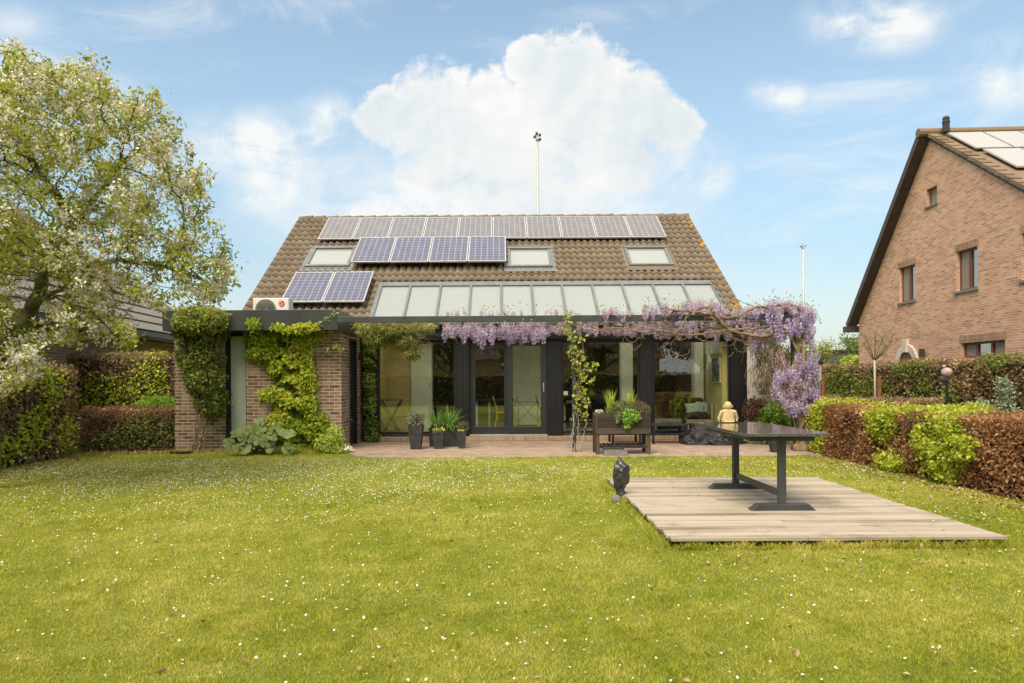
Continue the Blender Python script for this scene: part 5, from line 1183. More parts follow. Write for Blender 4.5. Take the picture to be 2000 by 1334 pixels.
P = ell_points([(655, 850, 16, 20), (642, 868, 26, 20), (665, 876, 16, 14)], 1100, 13.3, .3); leaves('foliage', M['l_lime'], t, P, .055, bias=(0, -1, .7), b=.6, ratio=.5); sticks('stem', M['vine'], t, np.tile([X_(655, 13.2), 13.2, 0], (8, 1)), P[:8], .006, .003)
# big soft leaves
t = thing('large_leaved_plant', (X_(505, 13.0), 13.05, 0), 'low plant with broad round grey green leaves in front of the annex pane', 'plant')
V = []; Fc = []; rr = []; st_a = []; st_b = []
for i in range(38):
    px = random.gauss(508, 30); px = min(572, max(446, px)); py = random.uniform(818+.35*abs(px-505), 884); Yq = 13.1-(py-815)/70*.4-random.uniform(0, .08); c = np.array(P_(px, py, Yq)); r = random.uniform(.06, .125)
    N = unit(np.array([random.uniform(-.7, .7), -random.uniform(.5, 1.2), random.uniform(.2, .9)])); U = unit(np.cross(N, [0, 0, 1.])); Wv = np.cross(U, N); b0 = len(V); V.append(c-N*.02); m_ = 18
    for k in range(m_):
        a = 2*math.pi*k/m_; q = r*(1+.10*math.cos(5*a)+.05*math.sin(11*a))*(.78 if k == 0 else 1); V.append(c+U*q*math.sin(a)-Wv*q*math.cos(a)*-1+N*(.02*math.cos(5*a)-.02))
    for k in range(m_): Fc.append([b0, b0+1+k, b0+1+(k+1) % m_]); rr.append(.2+.6*random.random())
    st_a.append([X_(505, 13.05)+random.uniform(-.2, .2), 13.1, .0]); st_b.append(c-N*.03)
npmesh('foliage', np.array(V), [np.array(Fc)], M['l_big'], t, rnd=rr); sticks('stem', M['l_big'], t, st_a, st_b, .009, .006)
t = thing('white_flowers', (X_(683, 13.05), 13.05, 0), 'small bunch of white flowers at the foot of the annex corner', 'plant')
leaves('petals', M['petal_w'], t, ell_points([(683, 877, 9, 6), (678, 874, 5, 4)], 55, 13.1, .1), .05, ratio=.8, bias=(0, -1, .5)); leaves('foliage', M['l_strap'], t, ell_points([(682, 884, 10, 5)], 70, 13.1, .1), .05, ratio=.3)
t = thing('black_tray', (X_(352, 13.2), 13.2, 0), 'flat black plastic tray on the ground at the left foot of the annex', 'tray')
xa, xb = X_(336, 13.2), X_(374, 13.2); b = MB(); b.box(xa, xb, 13.1, 13.4, .005, .02); b.box(xa, xb, 13.1, 13.12, .021, .06); b.box(xa, xb, 13.38, 13.4, .021, .05); b.box(xa, xa+.02, 13.121, 13.379, .021, .05); b.box(xb-.02, xb, 13.121, 13.379, .021, .05); b.build('tray_body', M['black'], t, .006)
# corner ivy
t = thing('corner_ivy', (X_(728, 15.3), 15.35, 0), 'column of green ivy in the corner between annex and left window', 'climber')
P = ell_points([(723, 660, 15, 25), (724, 700, 12, 30), (723, 745, 11, 30), (724, 790, 12, 30), (727, 835, 14, 30), (730, 856, 14, 12)], 3600, 15.42, .3); P = P[vnoise(P, 6, 2) > .25]
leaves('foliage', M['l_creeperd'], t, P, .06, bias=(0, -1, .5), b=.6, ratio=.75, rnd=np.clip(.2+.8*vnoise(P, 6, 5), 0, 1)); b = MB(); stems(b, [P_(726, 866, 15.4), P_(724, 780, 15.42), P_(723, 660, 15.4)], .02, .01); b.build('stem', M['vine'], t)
# narrow leaved climber under the beam, left
t = thing('narrow_leaved_climber', (X_(770, 14.0), 14.0, 2.3), 'olive green narrow leaved climber draped from the wires at the left end of the pergola', 'climber')
el = [(735, 648, 28, 18), (775, 648, 38, 15), (810, 643, 30, 10), (745, 665, 30, 10), (800, 668, 22, 16), (812, 690, 12, 12), (720, 640, 20, 12), (835, 640, 18, 7)]
P = ell_points(el, 5200, 14.3, 1.0); P = P[vnoise(P, 5, 3) > .3]
leaves('foliage', M['l_fern'], t, P, .11, bias=(0, 0, .3), b=.2, ratio=.16, droop=(0, 0, -1.3), rnd=vnoise(P, 2, 6)); b = MB()
for k in range(9): y0 = random.uniform(13.4, 14.4); stems(b, [P_(706, 640+k*2, 15.0), P_(740, 636+random.uniform(0, 10), y0), P_(790, 636+random.uniform(0, 12), y0-.2), P_(835+random.uniform(-10, 20), 640+random.uniform(-6, 40), y0-.2)], .010, .02)
b.build('stem', M['vine'], t)
# thin vine on the middle post
t = thing('grape_vine', (PX1, 12.95, 0), 'thin pale stemmed vine with sparse yellow green leaves climbing the middle pergola post', 'climber')
b = MB()
for pts in ([(1126, 884), (1129, 830), (1126, 780), (1132, 720), (1118, 680), (1108, 640), (1112, 612)], [(1122, 884), (1118, 850), (1124, 800), (1137, 740), (1142, 700), (1134, 650)], [(1128, 884), (1140, 845), (1146, 800), (1132, 760)], [(1124, 884), (1112, 870), (1120, 830), (1118, 790)]):
    stems(b, [P_(x, y, 12.95) for x, y in pts], .010, .012)
b.build('stem', M['palebark'], t, smooth=True)
cl = [(1110, 632), (1105, 645), (1112, 655), (1122, 662), (1136, 662), (1118, 680), (1132, 690), (1139, 700), (1150, 718), (1160, 712), (1122, 705), (1134, 730), (1142, 742), (1156, 745), (1128, 755), (1138, 765), (1124, 775), (1146, 790), (1130, 795), (1140, 810), (1116, 690), (1112, 618), (1134, 775), (1128, 720)]
P = np.vstack([np.array(P_(x, y, 12.93))+rng.normal(0, .035, (18, 3)) for x, y in cl]); leaves('foliage', M['l_fary'], t, P, .06, bias=(0, -1, .4), b=.7, ratio=.8)
P = np.vstack([np.array(P_(1126, y, 12.96))+rng.normal(0, .05, (22, 3)) for y in range(690, 850, 12)]); leaves('dry_leaves', M['l_heath'], t, P, .05, ratio=.3)
# clematis with pink flowers
t = thing('pink_clematis', (X_(1505, 14.4), 14.6, 0), 'tangled brown clematis with small pink flowers hanging between house corner and wisteria trunk', 'climber')
el = [(1480, 680, 30, 30), (1505, 700, 38, 40), (1515, 750, 34, 45), (1480, 730, 20, 40), (1530, 690, 24, 30)]
P = ell_points(el, 3600, 14.9, .9); P = P[vnoise(P, 3, 13) > .38]; leaves('foliage', M['l_moss'], t, P, .055, bias=(0, -.5, .3), b=.4, ratio=.4, droop=(0, 0, -.8), rnd=vnoise(P, 3, 3)*.8)
q = rng.normal(0, .16, P[:900].shape)*[.6, .5, 1.5]; sticks('stem', M['vine'], t, P[:900], P[:900]+q, .004, .003)
P = np.vstack([c+rng.normal(0, .022, (10, 3)) for c in ell_points([(1515, 700, 22, 16), (1530, 725, 16, 30), (1522, 760, 14, 22), (1505, 735, 14, 14), (1536, 788, 8, 10)], 60, 14.3, .5)]); leaves('flowers', M['petal_p'], t, P, .04, bias=(0, -1, .2), b=.8, ratio=.6)
# shrub behind the table
t = thing('leafy_shrub', (X_(1510, 14.3), 14.3, 0), 'bright green leafy shrub with burgundy tips at the right end of the house front', 'shrub')
P = ell_points([(1500, 805, 40, 24), (1535, 812, 26, 24), (1490, 840, 40, 36), (1540, 850, 20, 24)], 4200, 14.5, .5); P = P[(vnoise(P, 5, 1) > .28) & (P[:, 2] > .05)]; leaves('foliage', M['l_bush'], t, P, .062, bias=(0, -.8, .7), b=.6, ratio=.7)
P = ell_points([(1462, 800, 14, 22), (1475, 786, 18, 10), (1545, 790, 12, 14)], 900, 14.35, .3); leaves('dark_foliage', M['l_purple'], t, P, .055, bias=(0, -.8, .6), b=.6); sticks('stem', M['vine'], t, np.tile([X_(1505, 14.4), 14.4, 0], (20, 1))+rng.normal(0, .1, (20, 3))*[1, .3, 0], ell_points([(1500, 815, 36, 20)], 20, 14.45, .2), .01, .004)

# ================================================================== WISTERIA
wis = thing('wisteria', (X_(1561, 12.9), 12.9, 0), 'old wisteria with twisted trunk and hanging lilac flower clusters, trained along the pergola', 'climber')
b = MB()
wx, wy = X_(1560, 12.9), 12.9
def WP(*pts): return [P_(x, y, Y) for x, y, Y in pts]
for pts, r in ((WP((1564, 888, 12.9), (1568, 840, 12.9), (1556, 795, 12.9), (1548, 760, 12.95), (1556, 700, 12.95), (1562, 650, 13.0), (1545, 618, 13.05), (1500, 606, 13.1)), .085),
               (WP((1572, 888, 12.95), (1576, 845, 12.85), (1569, 800, 12.85), (1571, 750, 12.85), (1569, 700, 12.85), (1572, 650, 12.9), (1558, 600, 12.95), (1500, 596, 13.0)), .05),
               (WP((1556, 888, 12.9), (1560, 850, 12.85), (1572, 815, 12.8), (1585, 790, 12.85), (1580, 740, 12.9), (1560, 690, 12.9), (1530, 640, 12.95), (1480, 640, 13.0)), .042),
               (WP((1575, 888, 13.0), (1590, 850, 12.95), (1578, 800, 12.95), (1590, 760, 12.95), (1565, 705, 12.9), (1545, 660, 12.9)), .03),
               (WP((1552, 885, 12.95), (1545, 860, 12.9), (1552, 830, 12.9), (1542, 800, 12.9), (1530, 770, 12.95), (1530, 720, 13.0)), .022)):
    c = curve(pts, 10); b.tube(c, [r*(1-.45*i/len(c))*(1+.12*math.sin(i*.9)) for i in range(len(c))], 10)
b.ball((wx+.05, wy, .06), .16, 12, 8, (1.1, .9, .9)); b.build('trunk', M['vine'], wis, smooth=True)
b = MB()
def branch(pts, r, n=9, wob=.012): c = curve(pts, n); c = [p+Vector(rng.normal(0, wob, 3)) for p in c]; b.tube(c, [max(.004, r*(1-.6*i/len(c))) for i in range(len(c))], 6)
branch(WP((1560, 640, 12.95), (1500, 655, 12.9), (1440, 650, 12.85), (1400, 625, 12.85), (1375, 612, 12.9), (1340, 605, 12.9), (1310, 612, 12.95), (1300, 625, 12.9), (1310, 636, 12.9)), .036)
branch(WP((1540, 612, 13), (1480, 600, 12.85), (1430, 622, 12.82), (1380, 612, 12.85), (1320, 606, 12.9), (1290, 600, 12.95)), .03)
branch(WP((1420, 640, 12.85), (1400, 618, 12.8), (1385, 600, 12.85), (1350, 612, 12.9), (1330, 640, 12.95), (1310, 655, 13.0), (1250, 648, 13.0), (1200, 640, 13.0), (1150, 650, 13.0), (1122, 634, 13.0)), .026)
branch(WP((1480, 640, 12.9), (1430, 645, 12.85), (1380, 650, 12.9), (1340, 655, 12.95), (1290, 645, 12.95), (1240, 640, 13.1), (1200, 652, 13.1), (1160, 640, 13.1)), .022)
branch(WP((1520, 650, 13.0), (1470, 668, 13.1), (1430, 660, 13.1), (1400, 640, 13.1), (1360, 650, 13.1), (1370, 665, 13.1), (1420, 670, 13.1)), .02)
branch(WP((1240, 640, 13.1), (1150, 634, 13.3), (1060, 636, 13.3), (980, 640, 13.3), (900, 632, 13.3), (880, 650, 13.3)), .018)
branch(WP((1100, 640, 13.2), (1050, 660, 13.3), (1000, 655, 13.2), (950, 645, 13.3)), .012); branch(WP((905, 630, 13.05), (895, 640, 13.05), (888, 655, 13.1), (893, 668, 13.1)), .014)
branch(WP((1545, 620, 13), (1590, 612, 12.95), (1600, 625, 12.9), (1605, 631, 12.9)), .007); branch(WP((1510, 610, 13), (1470, 598, 12.9), (1440, 585, 12.9), (1445, 588, 12.9)), .008)
for k in range(20):
    x0 = random.uniform(1260, 1560); y0 = random.uniform(620, 668); Yq = random.uniform(12.75, 14.3); L_ = random.uniform(30, 110); sg = -1 if random.random() < .75 else 1
    branch(WP((x0, y0, Yq), (x0+sg*L_*.35, y0+random.uniform(-12, 14), Yq+random.uniform(-.1, .1)), (x0+sg*L_*.7, y0+random.uniform(-16, 16), Yq), (x0+sg*L_, y0+random.uniform(-16, 26), Yq+random.uniform(-.1, .2))), random.uniform(.006, .014), 6)
for k in range(16):
    x0 = random.uniform(1460, 1560); y0 = random.uniform(640, 680); Yq = random.uniform(12.8, 13.9)
    branch(WP((x0, y0, Yq), (x0+random.uniform(-15, 15), y0+30, Yq), (x0+random.uniform(-25, 20), y0+70, Yq), (x0+random.uniform(-30, 20), y0+random.uniform(90, 130), Yq)), .006, 5)
for k in range(9):
    x0 = random.choice([1235, 1310, 1330, 1420, 1450, 1470]); y0 = random.uniform(650, 690); r_ = random.uniform(10, 22)
    branch([P_(x0+r_*math.cos(a), y0+r_*.9*math.sin(a), 12.9) for a in np.linspace(.3, 4.5, 8)], .005, 4, .004)
b.build('branches', M['vine'], wis, smooth=True)
# racemes
def raceme_mesh(n, L, mat, seed):
    rg = np.random.default_rng(seed); t = rg.random(n)**.8; r = .055*np.sin(np.pi*np.clip(t*.85+.12, 0, 1))**.8*(1-.45*t); a = rg.uniform(0, 6.28, n)
    P = np.stack([r*np.cos(a), r*np.sin(a), -t*L], 1); D = np.stack([np.cos(a), np.sin(a), -.2*np.ones(n)], 1)
    V, Fc, rr = leafgeo(P, .030, bias=(0, 0, .5), b=.2, ratio=.75, droop=D*1.2); rr = np.clip(rr*.6+np.repeat(t, 2)*-.35+.35, 0, 1)
    sv, sf = stickgeo([[0, 0, .03]], [[0, 0, -L*.97]], .003, .001); V = np.vstack([V, sv]); Fc4 = sf+4*n
    o = npmesh('flower_cluster', V, [Fc, Fc4], mat, rnd=np.concatenate([rr, np.full(3, .3)])); me = o.data; bpy.data.objects.remove(o); return me
RM = [raceme_mesh(105, .26, M['wist'], 1), raceme_mesh(120, .32, M['wist'], 2), raceme_mesh(85, .20, M['wist_p'], 3), raceme_mesh(90, .22, M['wist_p'], 4)]
spots = []
def rain(n, x0, x1, y0, y1, Y0, Y1, kinds, s=1.0, f=None):
    for k in range(n):
        px = random.uniform(x0, x1); py = random.uniform(y0, y1)+(f(px) if f else 0); spots.append((P_(px, py, random.uniform(Y0, Y1)), random.choice(kinds), s*random.uniform(.75, 1.15)))
near = []
rain(110, 866, 1100, 628, 642, 12.95, 13.9, (0, 1, 2, 3), .85)
rain(26, 905, 1060, 636, 650, 12.95, 13.5, (0, 0, 1), .95)
rain(84, 1090, 1300, 626, 642, 12.95, 14.0, (2, 3, 0), .75)
rain(64, 870, 1240, 603, 613, 12.95, 13.8, (2, 3, 2), .5)
rain(20, 1180, 1225, 600, 622, 12.9, 13.3, (2, 0, 3), .8)
rain(46, 1255, 1330, 592, 610, 12.9, 13.4, (2, 3, 0), .7, lambda x: 0)
rain(70, 1330, 1418, 578, 602, 12.85, 13.5, (2, 0, 0, 3), .75, lambda x: abs(x-1365)*.28)
rain(110, 1290, 1480, 622, 652, 13.0, 14.2, (2, 3, 0), .7)
rain(100, 1430, 1592, 588, 610, 12.8, 13.5, (0, 0, 2), .8, lambda x: abs(x-1525)*.22-8)
rain(60, 1495, 1588, 606, 645, 12.75, 13.2, (0, 0, 1), .9)
rain(26, 1465, 1510, 636, 668, 12.9, 13.4, (0, 2), .85)
rain(14, 1568, 1590, 630, 665, 12.8, 13.0, (0, 1), .8)
rain(32, 1556, 1600, 682, 722, 12.7, 13.0, (0, 0, 1), .85)
rain(44, 1512, 1580, 706, 765, 12.65, 13.0, (0, 0, 2), .9)
rain(22, 1530, 1575, 760, 790, 12.65, 12.95, (0, 1, 2), .95)
rain(16, 1570, 1598, 745, 770, 12.75, 13.0, (0, 0), .85)
order = sorted(range(len(spots)), key=lambda i: spots[i][0].y); first = set(order[:100]); rest = []
for i, (p, kd, s) in enumerate(spots):
    if i in first:
        o = bpy.data.objects.new('flower_cluster', RM[kd]); COL.objects.link(o); o.parent = wis; o.location = p-wloc(wis); o.scale = (s*1.1, s*1.1, s); o.rotation_euler = (random.uniform(-.15, .15), random.uniform(-.15, .15), random.uniform(0, 6.28))
    else: rest.append((p, kd, s))
for kd, mat in ((0, M['wist']), (2, M['wist_p'])):
    VV = []; T3 = []; T4 = []; rr3 = []; rr4 = []; base = 0
    for p, k_, s in rest:
        if (k_ < 2) != (kd == 0): continue
        me = RM[k_]; v = np.empty(len(me.vertices)*3, np.float32); me.vertices.foreach_get('co', v); v = v.reshape(-1, 3); a = random.uniform(0, 6.28); ca, sa = math.cos(a), math.sin(a)
        v = np.stack([(v[:, 0]*ca-v[:, 1]*sa)*s*1.1, (v[:, 0]*sa+v[:, 1]*ca)*s*1.1, v[:, 2]*s], 1)+np.array(p); n_ = len(me.polygons)-3
        VV.append(v); vi = np.empty(len(me.loops), np.int32); me.loops.foreach_get('vertex_index', vi); T3.append(vi[:n_*3].reshape(-1, 3)+base); T4.append(vi[n_*3:].reshape(-1, 4)+base); at = np.empty(len(me.polygons), np.float32); me.attributes['rnd'].data.foreach_get('value', at); rr3.append(at[:n_]); rr4.append(at[n_:]); base += len(v)
    npmesh('flower_clusters', np.vstack(VV), [np.vstack(T3), np.vstack(T4)], mat, wis, rnd=np.concatenate(rr3+rr4), kind='stuff')
P = np.array([tuple(s[0]) for s in spots]); P = P[rng.integers(0, len(P), 1300)]+rng.normal(0, .06, (1300, 3))+[0, 0, .03]
leaves('foliage', M['l_fary'], wis, P[:900], .06, ratio=.35, rnd=rng.random(900)); leaves('young_leaves', M['l_heath'], wis, P[900:], .05, ratio=.35)

# ================================================================== SHRUBS, SMALL TREES AND STAKES ON THE RIGHT
for px, py, rx, ry, lab in ((1950, 778, 12, 40, 'taller of two silvery green shrubs before the tall hedge near the right edge'), (1905, 800, 22, 22, 'lower of two silvery green shrubs before the tall hedge, left of the taller')):
    Y = 12.6; t = thing('silvery_shrub', (X_(px, Y), Y, 0), lab, 'shrub'); P = ell_points([(px, py, rx, ry), (px, py+25, rx*1.6, ry*.6), (px-4, py-ry*.6, rx*.6, ry*.5)], 1100, Y, .4); P = P[(vnoise(P, 6, 4) > .38) & (P[:, 2] > .1)]
    leaves('foliage', M['l_grey'], t, P, .06, bias=(-.3, -1, .6), b=.5, ratio=.5); sticks('stem', M['twig'], t, np.tile([X_(px, Y), Y, 0], (10, 1)), P[:10], .008, .003)
t = thing('ball_ornament', (X_(1849, 14.6), 14.6, 0), 'round pinkish grey ball ornament on a dark stake before the tall hedge', 'ornament')
c = P_(1849, 727, 14.6); MB().ball(c, .105, 20, 14, (1, 1, .95)).build('ball', M['terr'], t, smooth=True); MB().tube([(c.x, c.y, 0), (c.x, c.y, c.z-.09)], .025, 8).build('stake', M['black'], t)
b = MB(); b.ball((c.x-.06, c.y, c.z+.13), .035, 10, 8, (1.3, .8, .8)); b.ball((c.x-.06, c.y, c.z+.10), .02, 8, 6); b.build('finial', M['terr'], t, smooth=True)
b = MB(); b.ball((c.x-.05, c.y+.02, c.z-.15), .09, 10, 8, (1.2, .8, .9)); b.build('collar', M['pot'], t)
def twigtree(px, py_fork, py_top, Y, spread, label, leafmat=None):
    X = X_(px, Y); zf = Z_(px, py_fork, Y); zt_ = Z_(px, py_top, Y); t = thing('young_tree', (X, Y, 0), label, 'tree')
    MB().tube([(X, Y, 0), (X+.01, Y, zf*.5), (X, Y, zf)], [.03, .024, .028], 8).build('trunk', M['palebark'], t, smooth=True); b = MB(); tips = []
    for k in range(15):
        a = random.uniform(0, 6.28); r = spread*random.uniform(.25, 1); h_ = (zt_-zf)*random.uniform(.65, 1.05); m_ = Vector((X+r*.45*math.cos(a), Y+r*.45*math.sin(a), zf+h_*.4)); e_ = Vector((X+r*math.cos(a), Y+r*math.sin(a), zf+h_))
        b.tube(curve([(X, Y, zf-.03), m_, e_], 4), [.011, .010, .009, .008, .007, .006, .005, .004, .003], 5); tips.append(e_)
        for q in range(4): s0 = m_.lerp(e_, random.random()); b.tube([s0, s0+Vector((random.uniform(-.18, .18), random.uniform(-.18, .18), random.uniform(.05, .28)))], [.005, .002], 4)
    b.build('branches', M['bark'], t)
    if leafmat: P = np.vstack([np.array(e_)*(1-f)+np.array([X, Y, zf])*f+rng.normal(0, .07, (14, 3)) for e_ in tips for f in (0, .25, .5)]); leaves('foliage', leafmat, t, P, .06, ratio=.6)
twigtree(1708, 703, 655, 17.3, .62, 'small bare pollard tree with a spray of leafless twigs before the salmon brick house')
twigtree(1602, 712, 672, 18.5, .55, 'small young tree with thin yellow green leaves just right of the wisteria', M['l_fary'])
for px, Y, pt_, lab in ((1716, 17.2, 736, 'rusty brown wooden stake beside the bare pollard tree'), (1606, 18.4, 742, 'rusty brown wooden stake beside the young leafy tree')):
    o = box('tree_stake', M['rust'], None, X_(px, Y)-.04, X_(px, Y)+.04, Y-.04, Y+.04, 0, Z_(px, pt_, Y), .004, loc=(X_(px, Y), Y, 0)); tag(o, lab, 'stake', 'tree stakes')
def fartree(x, y, h, r, mat, label, n=5000, L=.18, group=None, trunkf=.3, shape=(1, 1, 1)):
    t = thing('broadleaf_tree', (x, y, 0), label, 'tree', group); b = MB(); b.tube([(x, y, 0), (x+.1, y, h*.4), (x, y, h*.8)], [r*.09, r*.06, r*.02], 8)
    cs = []
    for k in range(22):
        a = random.uniform(0, 6.28); q = random.uniform(.1, .75)*r; z = h*trunkf+(h*(1-trunkf))*random.uniform(.12, .9); q *= (1-abs((z/h-trunkf)/(1-trunkf)-.45)*.9); c = (x+q*math.cos(a), y+q*math.sin(a), z); cs.append((c, r*random.uniform(.22, .42))); b.tube([(x, y, z*.6), c], [r*.03, r*.008], 5)
    b.build('trunk', M['bark'], t)
    P = np.vstack([ell3(c, (q, q, q*.8), n//22, .4) for c, q in cs]); P = P[vnoise(P, 1.5/r*2, 3) > .28]
    leaves('crown', mat, t, P, L, bias=(0, 0, .6), b=.4, ratio=.7, rnd=vnoise(P, 3/r, 2)); return t
fartree(X_(1664, 34), 34, 2.6, 1.0, M['l_fary'], 'yellow green spring shrub behind the tall hedge at the corner of the salmon brick house', 4500, .12, trunkf=.05)
fartree(X_(1668, 42), 42, 4.6, 1.7, M['l_far'], 'pale loose tree behind the yellow green shrub at the corner of the salmon brick house', 2600, .12)

# ================================================================== APPLE TREE (space colonisation)
AYc = 8.9
el = [(120, 330, 200, 190), (60, 210, 130, 100), (245, 260, 110, 95), (330, 400, 90, 120), (395, 500, 70, 75), (180, 500, 200, 95), (50, 560, 115, 80), (45, 690, 60, 75), (15, 760, 26, 36), (235, 655, 46, 36), (165, 175, 60, 55), (430, 520, 46, 40), (370, 590, 70, 30), (-150, 380, 210, 290), (-60, 600, 120, 160), (30, 130, 45, 45), (130, 640, 80, 40), (410, 585, 40, 24)]
A = ell_points(el, 4200, AYc, 0); spread = np.interp((A[:, 0]+6.9), [0, 1.5, 3.4], [1.7, 1.4, .7]); k_ = 1+rng.uniform(-1, 1, len(A))*spread/AYc; A[:, 0] *= k_; A[:, 1] *= k_; A[:, 2] = HC+(A[:, 2]-HC)*k_; A[:, 2] = np.maximum(A[:, 2], .9)
def sc(px, py, Y=AYc): return np.array(P_(px, py, Y))
init = [np.array([-6.75, 8.95, -.02])]
way = [np.array([-6.72, 8.95, .5]), sc(-5, 690), sc(40, 640), sc(66, 600), sc(80, 555), sc(95, 500, 8.7), sc(120, 430, 8.8)]
def grow(chain, parents, nodes, start, pts, step=.13):
    cur = start
    for w in pts:
        while np.linalg.norm(w-nodes[cur]) > step:
            d = w-nodes[cur]; nodes.append(nodes[cur]+d/np.linalg.norm(d)*step+rng.normal(0, .012, 3)); parents.append(cur); cur = len(nodes)-1
    return cur
nodes = [init[0]]; parents = [-1]; e_ = grow(None, parents, nodes, 0, way)
def nearest(p): return int(np.argmin([np.linalg.norm(n_-p) for n_ in nodes]))
grow(None, parents, nodes, nearest(sc(70, 590)), [sc(120, 578, 8.7), sc(170, 600, 8.5), sc(215, 640, 8.4), sc(270, 690, 8.3)])
grow(None, parents, nodes, nearest(sc(85, 540)), [sc(160, 520, 8.9), sc(240, 500, 9.1), sc(330, 520, 9.2), sc(420, 560, 9.2)])
grow(None, parents, nodes, nearest(sc(72, 585)), [sc(130, 560, 8.6), sc(200, 555, 8.4), sc(270, 585, 8.4)])
grow(None, parents, nodes, nearest(sc(95, 500)), [sc(180, 400, 9.0), sc(260, 300, 9.2)]); grow(None, parents, nodes, nearest(sc(40, 640)), [sc(-40, 520, 9.3), sc(-80, 380, 9.5)])
grow(None, parents, nodes, nearest(sc(120, 430)), [sc(60, 300, 8.6), sc(20, 180, 8.6)]); grow(None, parents, nodes, nearest(sc(20, 665)), [sc(30, 690, 8.2), sc(60, 740, 8.0)])
N_ = np.array(nodes); par = list(parents); alive = np.ones(len(A), bool)
for it in range(70):
    Aa = A[alive]
    if len(Aa) < 8: break
    D2 = ((Aa[:, None, :]-N_[None, :, :])**2).sum(2); j = D2.argmin(1); dm = D2[np.arange(len(Aa)), j]
    inf = dm < 1.3**2; dirs = {}
    acc = np.zeros_like(N_); np.add.at(acc, j[inf], unit(Aa[inf]-N_[j[inf]])); idx = np.unique(j[inf])
    if len(idx) == 0: break
    new = N_[idx]+unit(unit(acc[idx])+rng.normal(0, .28, (len(idx), 3))+[0, 0, .06])*.12
    par += list(idx); N_ = np.vstack([N_, new])
    D2 = ((A[:, None, :]-new[None, :, :])**2).sum(2).min(1); alive &= D2 > .17**2
par = np.array(par); w = np.zeros(len(N_)); ch = np.bincount(par[1:], minlength=len(N_)); w[ch == 0] = 1
for i in range(len(N_)-1, 0, -1): w[par[i]] += w[i]
rad = np.minimum(.0035*w**.50, .17); rad[w > 250] = np.maximum(rad[w > 250], .05)
apple = thing('apple_tree', (-6.75, 8.95, 0), 'large spreading apple tree in white blossom filling the left edge, leaning over the lawn', 'tree')
def tubes(name, sel, sides, mat):
    i = np.array(sel); P = N_[par[i]]; Q = N_[i]; r0 = rad[par[i]]; r1 = rad[i]; r0 = np.minimum(r0, r1*1.6); D = unit(Q-P); U = unit(np.cross(D, np.array([.31, .47, .82]))); Wv = np.cross(D, U); vs = []
    for c, r in ((P-D*.01, r0), (Q+D*.01, r1)):
        for k in range(sides): a = 2*math.pi*k/sides; vs.append(c+(U*math.cos(a)+Wv*math.sin(a))*r[:, None])
    V = np.stack(vs, 1).reshape(-1, 3); b0 = np.arange(len(i))*2*sides; Fc = np.concatenate([np.stack([b0+a, b0+(a+1) % sides, b0+sides+(a+1) % sides, b0+sides+a], 1) for a in range(sides)])
    return npmesh(name, V, Fc, mat, apple, smooth=True)
al = np.arange(1, len(N_)); tubes('trunk', al[rad[al] > .03], 10, M['bark']); tubes('branches', al[rad[al] <= .03], 5, M['bark'])
thin = N_[(rad < .0095) & (N_[:, 2] > .5)]
spur = thin[rng.integers(0, len(thin), 3600)]+rng.normal(0, .06, (3600, 3)); sticks('spurs', M['bark'], apple, spur+rng.normal(0, .05, spur.shape), spur, .003, .002)
base = thin[rng.integers(0, len(thin), 9200)]+rng.normal(0, .06, (9200, 3)); base = base[vnoise(base, 2.7, 77) > .33]; pxl = CX+base[:, 0]/base[:, 1]*F; pyl = CY-(base[:, 2]-HC)/base[:, 1]*F; base = base[~(((((pxl-78)/52)**2+((pyl-572)/50)**2 < 1) | (((pxl-18)/26)**2+((pyl-672)/52)**2 < 1)) & (rng.random(len(base)) < .85))]; NB = len(base)   # the crown is open round the fork of the trunk
lp = np.repeat(base, 6, 0)+rng.normal(0, .034, (NB*6, 3)); leaves('foliage', M['l_apple'], apple, lp, .058, bias=(0, 0, .8), b=.4, ratio=.5, rnd=np.repeat(np.clip(rng.random(NB)*.6+.4*vnoise(base, 1.5, 3), 0, 1), 6))
bs = thin[rng.integers(0, len(thin), 7000)]+rng.normal(0, .06, (7000, 3)); bs = bs[(vnoise(bs, 1.8, 19) > .40) & (vnoise(bs, 2.7, 77) > .36)]; pxl = CX+bs[:, 0]/bs[:, 1]*F; pyl = CY-(bs[:, 2]-HC)/bs[:, 1]*F; bs = bs[~((((pxl-78)/50)**2+((pyl-572)/48)**2 < 1) & (rng.random(len(bs)) < .85))]
bp = np.repeat(bs, 16, 0)+rng.normal(0, .030, (len(bs)*16, 3)); leaves('blossom', M['blossom'], apple, bp, .034, bias=(0, 0, .5), b=.5, ratio=.9, rnd=np.repeat(rng.random(len(bs)), 16))
print('apple nodes', len(N_), 'thin', len(thin))

# ================================================================== WHAT THE WINDOWS REFLECT (garden behind the viewer)
for i, (x, y, h_, r_) in enumerate(((-9, -12, 8, 3.2), (-3.5, -16, 9, 3.4), (1.5, -11, 7.5, 2.8), (6.5, -14, 9, 3.4), (12, -10, 8, 3.0), (-15, -15, 9, 3.5))):
    fartree(x, y, h_, r_, M['l_far'], ['leafy tree behind the viewer reflected in the left window', 'tall tree behind the viewer left of the sliding door reflection', 'rounded tree behind the viewer reflected in the sliding door', 'big tree behind the viewer reflected in the middle right window', 'tree behind the viewer reflected in the rightmost window', 'tree behind the viewer at the far left of the reflections'][i], 2600, .34, 'trees behind the viewer', .22)
hedge('long low hedge across the far end of the lawn, seen in the window reflections', (-14, -7), (14, -7), 1.2, 1.7, 9000, .16, (M['l_beechd'], M['l_moss']), blobs([(-4, -7, 1, 3, 2, 1), (6, -7, 1, 3, 2, 1)]), 300, inset=.1)
bh = thing('back_house', (1, -30, 0), 'brick house with brown pitched roof beyond the lawn, seen only in the window reflections', 'house')
